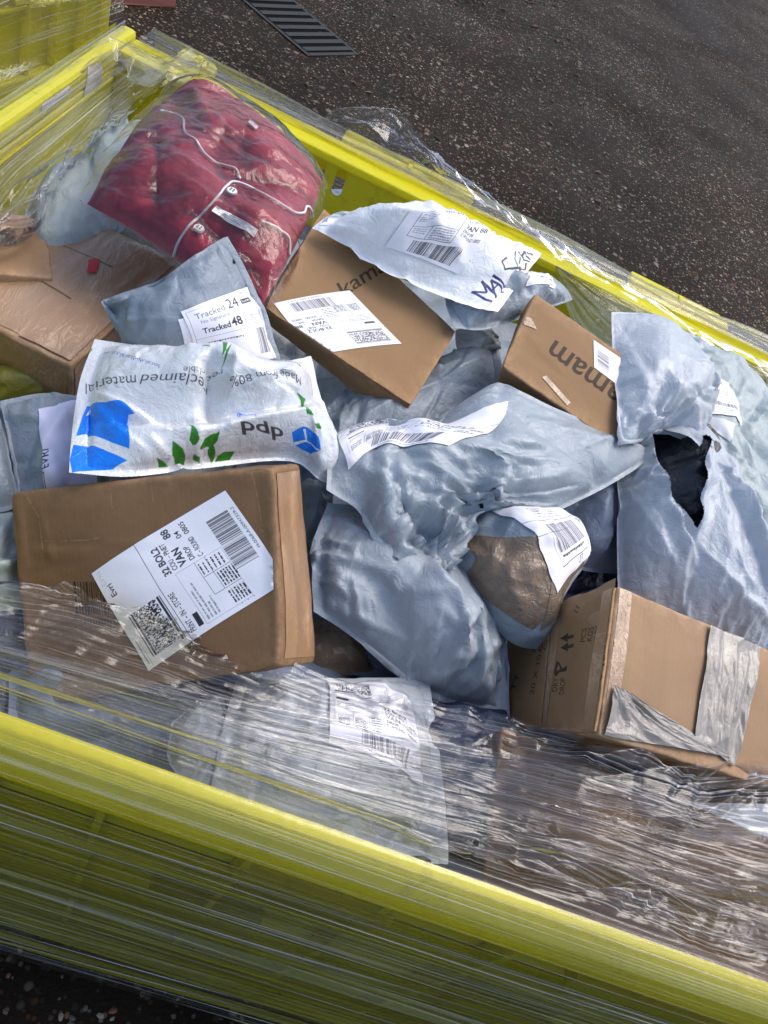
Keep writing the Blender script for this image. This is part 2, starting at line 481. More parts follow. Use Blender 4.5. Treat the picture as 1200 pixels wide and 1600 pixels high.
def film_mat(name, stretch=(1, 1), haze=.35, gloss=.5, rough=.12, crink=.4, tint=(.985, .985, .99), base=.01, glint=.0):
    # clear stretch film: transparent, a little glossy; thick pleats scatter white, sky glints painted on as thin white streaks.  uv x runs along the stretch, in metres
    m, n, l, p = mat(name)
    uv = uvco(n); co = obco(n)
    n.remove(p)
    s1 = noise(n, l, uv, 1, 5, .6, vec=(1.2 * stretch[0], 95 * stretch[1], 1))
    s2 = noise(n, l, uv, 1, 4, .6, vec=(4 * stretch[0], 330 * stretch[1], 1))
    s3 = noise(n, l, uv, 1, 3, .5, vec=(2.5, 6, 1))
    s4 = noise(n, l, uv, 1, 2, .5, vec=(1.6 * stretch[0], 620 * stretch[1], 1))
    ln = ramp(n, [(.56, (0, 0, 0)), (.66, (1, 1, 1))]); l.new(s4, ln.inputs[0])
    at_ = n.new('ShaderNodeAttribute'); at_.attribute_name = 'slack'
    hz = ramp(n, [(.50, (0, 0, 0)), (.70, (1, 1, 1))]); l.new(math_(n, l, 'ADD', math_(n, l, 'MULTIPLY', s1, .6), math_(n, l, 'MULTIPLY', s2, .4)), hz.inputs[0])
    reg = ramp(n, [(.35, (.25,) * 3), (.65, (1, 1, 1))]); l.new(s3, reg.inputs[0])
    hz2 = math_(n, l, 'ADD', math_(n, l, 'MULTIPLY', hz.outputs[0], .55), math_(n, l, 'MULTIPLY', ln.outputs[0], 1.0), True)
    al_ = n.new('ShaderNodeAttribute'); al_.attribute_name = 'lines'
    hf0 = math_(n, l, 'MULTIPLY', math_(n, l, 'MULTIPLY', math_(n, l, 'MULTIPLY', ln.outputs[0], reg.outputs[0]), al_.outputs['Fac']), glint)
    hf = math_(n, l, 'ADD', math_(n, l, 'MULTIPLY', math_(n, l, 'MULTIPLY', hz2, reg.outputs[0]), math_(n, l, 'MULTIPLY', at_.outputs['Fac'], haze)), math_(n, l, 'ADD', hf0, base), True)
    v1 = voro(n, l, co, 55, 'DISTANCE_TO_EDGE').outputs[0]
    h = math_(n, l, 'ADD', s1, math_(n, l, 'MULTIPLY', s2, .5))
    nm = bump(n, l, h, .3, .003)
    nm = bump(n, l, math_(n, l, 'ADD', math_(n, l, 'MINIMUM', v1, .3), noise(n, l, co, 90, 4, .6)), crink, .004, nm)
    tr = n.new('ShaderNodeBsdfTransparent'); tr.inputs[0].default_value = (*tint, 1)
    gl = n.new('ShaderNodeBsdfGlossy'); gl.inputs['Roughness'].default_value = rough; l.new(nm, gl.inputs['Normal'])
    df0 = n.new('ShaderNodeBsdfDiffuse'); df0.inputs[0].default_value = (.85, .86, .88, 1); l.new(nm, df0.inputs['Normal'])
    tl = n.new('ShaderNodeBsdfTranslucent'); tl.inputs[0].default_value = (.85, .86, .88, 1)
    df = n.new('ShaderNodeMixShader'); df.inputs[0].default_value = .5; l.new(df0.outputs[0], df.inputs[1]); l.new(tl.outputs[0], df.inputs[2])
    fr = n.new('ShaderNodeFresnel'); fr.inputs[0].default_value = 1.5; l.new(nm, fr.inputs['Normal'])
    gf = math_(n, l, 'MULTIPLY', fr.outputs[0], gloss * 2, True)
    a = n.new('ShaderNodeMixShader'); l.new(hf, a.inputs[0]); l.new(tr.outputs[0], a.inputs[1]); l.new(df.outputs[0], a.inputs[2])
    b = n.new('ShaderNodeMixShader'); l.new(gf, b.inputs[0]); l.new(a.outputs[0], b.inputs[1]); l.new(gl.outputs[0], b.inputs[2])
    l.new(b.outputs[0], n['Material Output'].inputs[0])
    return m
def plain(name, col, rough=.5, bumpy=0.0, spec=.5):
    m, n, l, p = mat(name)
    co = obco(n)
    l.new(mixc(n, l, noise(n, l, co, 40, 5, .6), tuple(x * .8 for x in col), tuple(min(1, x * 1.15) for x in col)), p.inputs['Base Color'])
    p.inputs['Roughness'].default_value = rough; p.inputs['Specular IOR Level'].default_value = spec
    if bumpy: l.new(bump(n, l, noise(n, l, co, 150, 5), bumpy, .002), p.inputs['Normal'])
    return m
def yellow_mat(name, col=(.86, .80, .012), thin=.42):
    m, n, l, p = mat(name)
    co = obco(n)
    c = mixc(n, l, noise(n, l, co, 6, 4), tuple(x * .9 for x in col), tuple(min(1, x * 1.08) for x in col))
    d = ramp(n, [(.55, (0, 0, 0)), (.75, (1, 1, 1))]); l.new(noise(n, l, co, 22, 8, .75), d.inputs[0])
    c = mixc(n, l, math_(n, l, 'MULTIPLY', d.outputs[0], .5), c, (.22, .19, .05))
    s = ramp(n, [(.66, (0, 0, 0)), (.70, (1, 1, 1))]); l.new(noise(n, l, co, 240, 4, .7), s.inputs[0])
    s2 = ramp(n, [(.46, (0, 0, 0)), (.62, (1, 1, 1))]); l.new(noise(n, l, co, 7, 5, .6), s2.inputs[0])
    c = mixc(n, l, math_(n, l, 'MULTIPLY', math_(n, l, 'MULTIPLY', s.outputs[0], s2.outputs[0]), .8), c, (.07, .06, .03))
    k = ramp(n, [(.63, (0, 0, 0)), (.69, (1, 1, 1))]); l.new(noise(n, l, co, 40, 5, .7, vec=(.25, 1, 1.4)), k.inputs[0])
    c = mixc(n, l, math_(n, l, 'MULTIPLY', k.outputs[0], .5), c, (.75, .74, .38))
    l.new(c, p.inputs['Base Color'])
    p.inputs['Roughness'].default_value = .42
    nm = bump(n, l, noise(n, l, co, 60, 5, .6), .15, .002)
    l.new(nm, p.inputs['Normal'])
    tl = n.new('ShaderNodeBsdfTranslucent'); l.new(mixc(n, l, .0, c, c), tl.inputs[0]); l.new(nm, tl.inputs['Normal'])
    mx = n.new('ShaderNodeMixShader'); mx.inputs[0].default_value = thin
    l.new(p.outputs[0], mx.inputs[1]); l.new(tl.outputs[0], mx.inputs[2]); l.new(mx.outputs[0], n['Material Output'].inputs[0])
    return m

GREY = (.29, .335, .38)
M = dict(
    grey=poly_mat('grey_polythene', GREY, pearl=.06),
    grey2=poly_mat('silver_grey_polythene', (.30, .345, .385), .42, weave=True, pearl=.08),
    grey3=poly_mat('slate_grey_polythene', (.22, .262, .31), .5, pearl=.05),
    grey4=poly_mat('pale_grey_polythene', (.42, .46, .505), .42, pearl=.06),
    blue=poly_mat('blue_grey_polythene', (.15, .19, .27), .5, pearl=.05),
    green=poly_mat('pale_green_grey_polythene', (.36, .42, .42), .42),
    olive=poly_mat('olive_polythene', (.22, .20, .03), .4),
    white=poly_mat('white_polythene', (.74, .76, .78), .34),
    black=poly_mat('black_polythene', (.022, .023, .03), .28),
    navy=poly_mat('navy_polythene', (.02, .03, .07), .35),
    silver=poly_mat('silver_polythene', (.45, .46, .44), .26),
    card=card_mat('brown_cardboard', (.30, .175, .082)),
    card2=card_mat('dark_cardboard', (.185, .105, .05)),
    card3=card_mat('light_cardboard', (.34, .21, .115)),
    tape=poly_mat('brown_parcel_tape', (.20, .145, .10), .25, crinkle=.5),
    yellow=yellow_mat('yellow_plastic'),
    yellow2=yellow_mat('old_yellow_plastic', (.82, .77, .07)),
    yellow4=yellow_mat('brightened_yellow_plastic', (.88, .84, .015), .65),  # paler, more translucent copy that brightens the shaded far container
    yellow3=yellow_mat('shaded_yellow_plastic', (.80, .74, .012), .03),  # same plastic, darker and nearly opaque to stand for the dark interior
    metal=plain('dark_cast_iron', (.03, .03, .03), .6, .3, .2),
    brick=plain('weathered_red_wood', (.24, .085, .07), .75, .5),
    hole_shade=plain('deep_shadow_hole', (.003, .003, .003), .95, 0, .1),  # near-black stands for the shade inside the gully and small holes
    cord=plain('white_cord', (.75, .74, .73), .7, .3),
    button=plain('white_button', (.78, .76, .75), .35),
    paper=plain('torn_paper', (.55, .53, .5), .8, .3),
    red_tag=plain('red_sticker', (.5, .012, .02), .4),
)

# ------------------------------------------------------------------ ground
def ground_mat():
    m, n, l, p = mat('wet_asphalt')
    co = obco(n)
    base = mixc(n, l, noise(n, l, co, 1.3, 5, .6), (.004, .0028, .0019), (.026, .0165, .0085))
    base = mixc(n, l, noise(n, l, co, 60, 5, .7), base, (.022, .0155, .0105))
    out = base
    hs = None
    for sc, thr, amt in ((55, .62, .8), (105, .55, .75), (28, .8, .6)):
        v = voro(n, l, co, sc)
        sep = n.new('ShaderNodeSeparateColor'); l.new(v.outputs['Color'], sep.inputs[0])
        r1 = ramp(n, [(thr, (0, 0, 0)), (min(.99, thr + .06), (1, 1, 1))]); l.new(sep.outputs[0], r1.inputs[0])
        r2 = ramp(n, [(.28, (1, 1, 1)), (.44, (0, 0, 0))]); l.new(v.outputs['Distance'], r2.inputs[0])
        k = math_(n, l, 'MULTIPLY', r1.outputs[0], r2.outputs[0])
        pat = ramp(n, [(.35, (.25,) * 3), (.6, (1, 1, 1))]); l.new(noise(n, l, co, .9 if sc != 28 else 2.2, 4), pat.inputs[0])
        kk = math_(n, l, 'MULTIPLY', math_(n, l, 'MULTIPLY', k, pat.outputs[0]), amt)
        cc = ramp(n, [(0, (.06, .047, .036)), (.3, (.16, .135, .105)), (.55, (.30, .25, .19)), (.75, (.17, .07, .03)), (.9, (.40, .35, .29))])
        cc.color_ramp.interpolation = 'CONSTANT'; l.new(sep.outputs[1], cc.inputs[0])
        out = mixc(n, l, kk, out, cc.outputs[0])
        hs = k if hs is None else math_(n, l, 'ADD', hs, k)
    moss = ramp(n, [(.60, (0, 0, 0)), (.72, (1, 1, 1))]); l.new(noise(n, l, co, 1.1, 6, .7), moss.inputs[0])
    out = mixc(n, l, math_(n, l, 'MULTIPLY', moss.outputs[0], .35), out, (.045, .03, .016))
    stn = ramp(n, [(.40, (.62,) * 3), (.60, (1.18,) * 3)]); l.new(noise(n, l, co, .75, 7, .68, .3), stn.inputs[0])
    out = mixc(n, l, 1.0, out, stn.outputs[0], 'MULTIPLY')
    l.new(out, p.inputs['Base Color'])
    wet = ramp(n, [(.38, (.64,) * 3), (.62, (.78,) * 3)]); l.new(noise(n, l, co, 1.7, 4), wet.inputs[0])
    l.new(wet.outputs[0], p.inputs['Roughness'])
    p.inputs['Specular IOR Level'].default_value = .07
    nm = bump(n, l, noise(n, l, co, 140, 4, .6), .5, .006)
    nm = bump(n, l, hs, .4, .006, nm)
    l.new(nm, p.inputs['Normal'])
    return m
GM = ground_mat()
g = part('ground', [(-200, -200, 0), (200, -200, 0), (200, 200, 0), (-200, 200, 0)], [[0, 1, 2, 3]], GM, loc=(0, 0, 0))
tag(g, 'wet dark asphalt yard with pale aggregate showing', kind='structure')

def gravel():
    r = np.random.default_rng(4)
    ico = bmesh.new(); bmesh.ops.create_icosphere(ico, subdivisions=1, radius=1)
    V0, F0 = bm_arrays(ico); F0 = np.array(F0)
    cols = [plain('stone_grey', (.06, .053, .046), .6), plain('stone_tan', (.22, .17, .12), .6), plain('stone_rust', (.12, .045, .02), .6), plain('stone_pale', (.24, .21, .18), .55)]
    Vs, Fs, Ms = [], [], []
    k = 0
    n = 7000
    P = []
    while len(P) < n:
        x, y = r.uniform(-1.6, 3.4), 1.4 + 9 * r.random() ** 2
        q = proj(np.array([x, y, 0.0]))
        if -30 < q[0] < 1230 and -30 < q[1] < .52 * q[0] + 120: P.append((x, y))
    for _ in range(70):
        P.append(tuple(at(r.uniform(-20, 520), r.uniform(1400, 1620), 0)[:2]))
    for x, y in P:
        d = math.hypot(x, y)
        s = r.uniform(.0018, .005) * (1.3 if r.random() < .1 else 1)
        V = V0 * [s * r.uniform(.8, 1.6), s * r.uniform(.8, 1.2), s * .45] * r.uniform(.75, 1.2, (len(V0), 1))
        a = r.uniform(0, 6.28); c, q = math.cos(a), math.sin(a)
        V = V @ np.array([[c, q, 0], [-q, c, 0], [0, 0, 1]]) + [x, y, s * .05]
        Vs.append(V); Fs.append(F0 + k); k += len(V0); Ms += [int(r.choice(4, p=[.42, .28, .15, .15]))] * len(F0)
    o = part('gravel', np.vstack(Vs), np.vstack(Fs), cols, loc=(0, 0, 0), fm=Ms, smooth=False)
    tag(o, 'small loose stones bedded in the asphalt surface', kind='stuff')
    # drift of leaf crumbs and moss at the far edge of the yard
    Vs, Fs, Ms = [], [], []; k = 0
    lm = [plain('dead_leaf', (.11, .05, .02), .8), plain('moss_green', (.045, .06, .015), .9), plain('soil_crumb', (.04, .025, .015), .9)]
    for i in range(1500):
        px, py = r.normal(800, 70), abs(r.normal(0, 14)) - 30 + 6 * math.sin(i)
        if r.random() < .25: px, py = r.uniform(250, 1250), r.uniform(-10, 420)
        if py > .5 * px + 40 and py > 100: continue
        c = at(px, py, 0)
        s = r.uniform(.006, .02) if r.random() < .7 else r.uniform(.02, .035)
        a = r.uniform(0, 6.28)
        q = np.array([[-s, -.4 * s, 0], [0, -.5 * s, .25 * s], [s, 0, .1 * s], [0, .5 * s, .3 * s]])
        if px < 600 or px > 960: q *= [.7, .5, .5]
        q = q @ np.array([[math.cos(a), math.sin(a), 0], [-math.sin(a), math.cos(a), 0], [0, 0, 1]]) + [c[0], c[1], .004]
        Vs.append(q); Fs.append([k, k + 1, k + 2, k + 3]); k += 4; Ms.append(int(r.choice(3, p=[.45, .25, .3])))
    o = part('leaf_litter', np.vstack(Vs), Fs, lm, loc=(0, 0, 0), fm=Ms, smooth=False)
    tag(o, 'brown leaf crumbs and moss swept over the asphalt', kind='stuff')
gravel()

# drain grate, corners as they lie on the yard
def grate():
    A, B, C = at(372, -8, 0), at(482, 86, 0), at(541, 74, 0)
    o0 = A; ey = (B - A); ex = (C - B)
    L, Wd = np.linalg.norm(ey), np.linalg.norm(ex)
    ey = ey / L; ex = ex - ey * (ex @ ey); Wd = np.linalg.norm(ex); ex /= Wd
    nb = 8
    pitch = L / 8.3
    L2 = pitch * (nb + 6)
    o0 = B - ey * L2
    t = empty('drain_grate', (o0 + ex * Wd / 2 + ey * L2 / 2) * [1, 1, 0], 'dark iron drain grate with slanted bars sunk in wet asphalt', 'drain grate')
    f = lambda v: o0 * [1, 1, 0] + ex * v[0] + ey * v[1] + np.array([0, 0, v[2]])
    for k in range(nb + 6):
        y = pitch * k + pitch * .12
        bar('bar', (.0, y, .0045), (Wd, y + pitch * .52, .0085), M['metal'], t, .003, f)
    bar('frame_side', (-.02, -.02, .0005), (-.0, L2 + .012, .006), M['metal'], t, .002, f)
    bar('frame_side', (Wd, -.02, .0005), (Wd + .02, L2 + .012, .006), M['metal'], t, .002, f)
    bar('frame_end', (.001, L2 - .008, .0005), (Wd - .001, L2 + .012, .006), M['metal'], t, .002, f)
    bar('gully_shade', (0, 0, .0015), (Wd, L2 - .01, .004), M['hole_shade'], t, 0, f)  # flat black slab painted as the shade below the bars
grate()
def red_block():
    A, B = at(170, 6, .0), at(274, 14, .0)
    e = (B - A); L = np.linalg.norm(e); e /= L; q = np.array([-e[1], e[0], 0])
    bm = bar_bm((0, 0, 0), (L, .12, .07), .008)
    V, F = bm_arrays(bm)
    r = np.random.default_rng(3)
    V = np.array([A + e * v[0] + q * v[1] + np.array([0, 0, v[2]]) + r.normal(0, .0015, 3) for v in V])
    o = part('timber_block', V, F, M['brick'], smooth=False)
    tag(o, 'faded red timber block lying on the asphalt behind the bins', 'block')
red_block()

# ------------------------------------------------------------------ the bulk container
XL, XR, YN, YF, ZT, ZB = -.50, 1.16, .205, 1.348, .75, .20
def wall_with_slots(name, x0, x1, z0, z1, y0, y1, slots, m, parent):
    bm = bmesh.new()
    def loop(pts):
        vs = [bm.verts.new((a, y0, b)) for a, b in pts]
        return [bm.edges.new((vs[i], vs[(i + 1) % len(vs)])) for i in range(len(vs))]
    es = loop([(x0, z0), (x1, z0), (x1, z1), (x0, z1)])
    for cx, cz, w, h in slots:
        r = w / 2; pts = []
        for k in range(9): a = math.pi * k / 8; pts.append((cx + r * math.cos(a), cz + h / 2 - r + r * math.sin(a)))
        for k in range(9): a = math.pi + math.pi * k / 8; pts.append((cx + r * math.cos(a), cz - h / 2 + r + r * math.sin(a)))
        es += loop(pts)
    g_ = bmesh.ops.triangle_fill(bm, use_beauty=True, use_dissolve=False, edges=es)
    fs = [f for f in bm.faces]
    ex = bmesh.ops.extrude_face_region(bm, geom=fs)
    for v in ex['geom']:
        if isinstance(v, bmesh.types.BMVert): v.co.y = y1
    bmesh.ops.recalc_face_normals(bm, faces=bm.faces[:])
    V, F = bm_arrays(bm)
    return part(name, V, F, m, parent, smooth=False)
def container():
    t = empty('bulk_container', ((XL + XR) / 2, (YN + YF) / 2, 0), 'yellow-green plastic bulk container heaped with parcels and wrapped in film', 'container')
    Y, Y2 = M['yellow'], M['yellow2']
    th = .012
    bar('floor_panel', (XL + .02, YN + .03, .19), (XR - .02, YF - .05, .21), Y, t)
    for sx in (XL + .06, (XL + XR) / 2 - .07, XR - .2):
        for sy in (YN + .04, YF - .19):
            bar('foot', (sx, sy, .0), (sx + .14, sy + .14, .189), Y2, t, .006)
    # far wall, slots cut through, ledge rim and hinge tabs
    yw = YF - .064
    sl_ = []
    for px, py, h in ((437, 211, .05), (484.5, 238, .05), (515, 259, .055)):
        c = aty(px, py, yw); sl_.append((c[0] + .024, ZT - .0435, .019, .054))
    x0 = sl_[0][0]; dx = sl_[2][0] - sl_[1][0]
    for k in range(1, 4): sl_.append((x0 - dx * 1.3 * k, sl_[0][1], .019, .054))
    for k in range(3): sl_.append((.72 + dx * k, sl_[0][1], .019, .054))
    wall_with_slots('far_wall', XL + .03, XR - .03, .21, ZT - .008, yw, yw + th, sl_, Y, t)
    bar('far_rim', (XL + .0135, yw - .006, ZT - .015), (XR, yw + .034, ZT), Y, t, .004)
    bar('far_ledge', (XL + .0135, yw + .0343, ZT - .05), (XR, YF + .004, ZT - .004), Y, t, .002)
    for px0, px1, py0, py1 in ((537, 743, 212, 300), (985, 1133, 428, 494), (268, 327, 92, 122)):
        a, b = at(px0, py0, ZT), at(px1, py1, ZT)
        yy = YF + .0045
        bm = bmesh.new()
        w0, w1, c = a[0], b[0], .008
        pts = [(w0, yy), (w1, yy), (w1, yy + .022), (w1 - c * 2, yy + .040), (w0 + c * .5, yy + .040), (w0, yy + .034)]
        vs = [bm.verts.new((p[0], p[1], ZT - .010)) for p in pts]
        f = bm.faces.new(vs)
        ex = bmesh.ops.extrude_face_region(bm, geom=[f])
        for v in ex['geom']:
            if isinstance(v, bmesh.types.BMVert): v.co.z = ZT + .002
        bmesh.ops.bevel(bm, geom=bm.edges[:], offset=.0018, segments=2, profile=.5, affect='EDGES')
        bmesh.ops.recalc_face_normals(bm, faces=bm.faces[:])
        V, F = bm_arrays(bm)
        part('hinge_tab', V, F, Y2 if px0 < 300 else Y, t, smooth=False)
        bar('tab_rib', ((w0 + w1) / 2 - .004, yy, ZT + .0025), ((w0 + w1) / 2 + .004, yy + .03, ZT + .006), Y, t, .001)
    # left wall: tall gate with long windows, torn paper in them
    xl = XL + .05
    bm = bar_bm((XL, YN + .028, .21), (XL + .012, YF - .048, ZT - .03), .002)
    V, F = bm_arrays(bm); part('left_wall', V, F, Y, t, smooth=False)
    bar('left_rim', (XL - .014, YN - .01, ZT - .03), (XL + .013, YF + .01, ZT + .008), Y2, t, .008)
    bar('corner_post', (XL + .0125, YF - .075, .22), (XL + .045, YF - .05, ZT - .031), Y2, t, .006)
    for zz in (.705, .56, .45):
        bar('inner_rail', (XL + .0125, YN + .04, zz), (XL + .0165, YF - .08, zz + .006), Y, t, .0015)
    for q in (((138, 105), (159, 95), (157, 142), (130, 160)), ((66, 163), (108, 134), (110, 146), (60, 182))):
        P = [atx(px, py, XL + .0138) for px, py in q]
        o = grid_sheet([P[3], P[2], P[1], P[0]], 10, 14, .0006, 5)
        part('torn_label', *o, M['paper'], t)
    # near wall: bright rim, ribbed outer face, moulded pockets
    yo = YN + .028
    prof = [(YN + .0275, ZT - .034), (YN + .0275, ZT - .003), (YN + .0245, ZT), (YN + .014, ZT - .0005), (YN + .006, ZT - .005), (YN - .003, ZT - .014), (YN - .0065, ZT - .020), (YN - .007, ZT - .030), (YN - .002, ZT - .032)]
    Vr = [(x, y, z) for x in np.linspace(XL + .0135, XR, 60) for y, z in prof]; k_ = len(prof)
    Fr = [[i * k_ + j, i * k_ + (j + 1) % k_, (i + 1) * k_ + (j + 1) % k_, (i + 1) * k_ + j] for i in range(59) for j in range(k_)] + [list(range(k_))[::-1], [59 * k_ + j for j in range(k_)]]
    part('near_rim', np.array(Vr), Fr, Y, t, smooth=False)
    bar('near_wall', (XL + .02, yo, .21), (XR - .02, yo + th, ZT - .0345), M['yellow3'], t, .001)
    for zz, hh, d in ((.575, .012, .024), (.40, .012, .024), (.285, .010, .022)):
        bar('horizontal_rib', (XL + .03, yo - d, zz), (XR - .03, yo - .0005, zz + hh), M['yellow3'], t, .002)
    for k in range(13):
        x = XL + .09 + k * .128
        bar('vertical_rib', (x, yo - .021, .2525), (x + .007, yo - .0005, .7155), M['yellow3'], t, .001)
    bar('skirt', (XL + .0, YN - .004, .19), (XR, yo - .0005, .25), M['yellow3'], t, .006)
    for cx, cz, w, h in ((.175, .645, .14, .05), (.105, .475, .12, .055), (.50, .66, .16, .06), (.43, .48, .14, .055), (-.17, .63, .12, .05)):
        bm = bmesh.new(); pts = []
        for k in range(17):
            a = math.pi + math.pi * k / 16
            pts.append((cx + w / 2 * math.cos(a), cz + h * .9 * max(-.86, math.sin(a) * 1.0)))
        pts += [(cx + w / 2, cz + .012), (cx - w / 2, cz + .012)]
        vs = [bm.verts.new((a, yo - .0007, b)) for a, b in pts]
        f = bm.faces.new(vs)
        ex = bmesh.ops.extrude_face_region(bm, geom=[f])
        for v in ex['geom']:
            if isinstance(v, bmesh.types.BMVert): v.co.y = yo - .0262
        bmesh.ops.recalc_face_normals(bm, faces=bm.faces[:])
        V, F = bm_arrays(bm); part('moulded_pocket', V, F, Y2, t, smooth=False)
    bar('right_wall', (XR - .012, YN + .03, .21), (XR, YF - .05, ZT - .04), Y, t, .002)
    bar('right_rim', (XR + .0005, YN, ZT - .04), (XR + .05, YF, ZT), Y, t, .008)
    return t
def grid_sheet(q, nu, nv, amp, seed):
    S = coons([q[0], q[1]], [q[1], q[2]], [q[3], q[2]], [q[0], q[3]], nu, nv)
    S = S + gnormals(S) * (grf(nu, nv, 1.5, 1.5, seed) * amp)[..., None]
    return S.reshape(-1, 3), gridfaces(nu, nv)
container()

# ------------------------------------------------------------------ second wrapped container behind
def set_slack(o, val, lines=1.0):
    b = o.data.attributes.new('lines', 'FLOAT', 'POINT')
    b.data.foreach_set('value', (np.ones(len(o.data.vertices)) * lines).astype(np.float32).ravel())
    a = o.data.attributes.new('slack', 'FLOAT', 'POINT')
    a.data.foreach_set('value', (np.ones(len(o.data.vertices)) * val).astype(np.float32).ravel())
def far_container():
    A, B = at(-12, 165, .06), at(160, 108, .06)
    e = (B - A) * [1, 1, 0]; L0 = np.linalg.norm(e); e /= L0; q = np.array([-e[1], e[0], 0])
    L = 1.2; o0 = B * [1, 1, 0] - e * L
    f = lambda v: o0 + e * v[0] + q * v[1] + np.array([0, 0, v[2]])
    t = empty('bulk_container', o0 + e * L / 2 + q * .5, 'second yellow container standing behind, ribbed side under streaked film', 'container')
    Y = M['yellow4']; D = .95; H = .95
    bar('front_wall', (0, .02, .06), (L, .035, H), Y, t, .002, f)
    bar('back_wall', (0, D - .02, .06), (L, D, H), Y, t, .002, f)
    bar('side_wall', (L - .0, .036, .06), (L + .012, D - .021, H), Y, t, .002, f)
    bar('side_wall', (-.012, .036, .06), (-.0, D - .021, H), Y, t, .002, f)
    bar('floor_panel', (.001, .036, .06), (L - .001, D - .021, .08), Y, t, .002, f)
    bar('skirt', (-.01, -.012, .06), (L + .013, .0195, .12), M['yellow2'], t, .006, f)
    bar('front_rim', (-.012, -.015, H + .0005), (L + .012, .04, H + .045), Y, t, .008, f)
    for k in range(11):
        bar('vertical_rib', (L - .012 - k * .118, -.008, .121), (L - .004 - k * .118, .0195, H), Y, t, .001, f)
    for z in (.30, .335, .62):
        bar('horizontal_rib', (.0, -.004, z), (L, .0195, z + .010), Y, t, .001, f)
    for k in range(5):
        x = L - .08 - k * .235
        bar('moulded_pocket', (x - .1, -.006, .315), (x - .02, .0195, .33), M['yellow2'], t, .002, f)
    nu, nv = 60, 90
    S = np.array([[f((L + .02 - (L + .04) * a, -.03, .03 + .9 * b)) for b in np.linspace(0, 1, nv)] for a in np.linspace(0, 1, nu)])
    S = S + q * ((grf(nu, nv, 9, 1.2, 5) * .003 + grf(nu, nv, 3, 4, 6) * .004))[..., None]
    uu, vv = np.meshgrid(np.linspace(0, L, nu), np.linspace(0, .9, nv), indexing='ij')
    th = .16
    uv = np.stack([uu * math.cos(th) - vv * math.sin(th), uu * math.sin(th) * .6 + vv * math.cos(th)], -1).reshape(-1, 2)
    fo = part('film_wrap', S.reshape(-1, 3), gridfaces(nu, nv), film_mat('far_stretch_film', haze=.08, glint=1.3, gloss=.25, base=.005, stretch=(1.2, .30)), t, uv=uv)
    set_slack(fo, 1.0)
far_container()

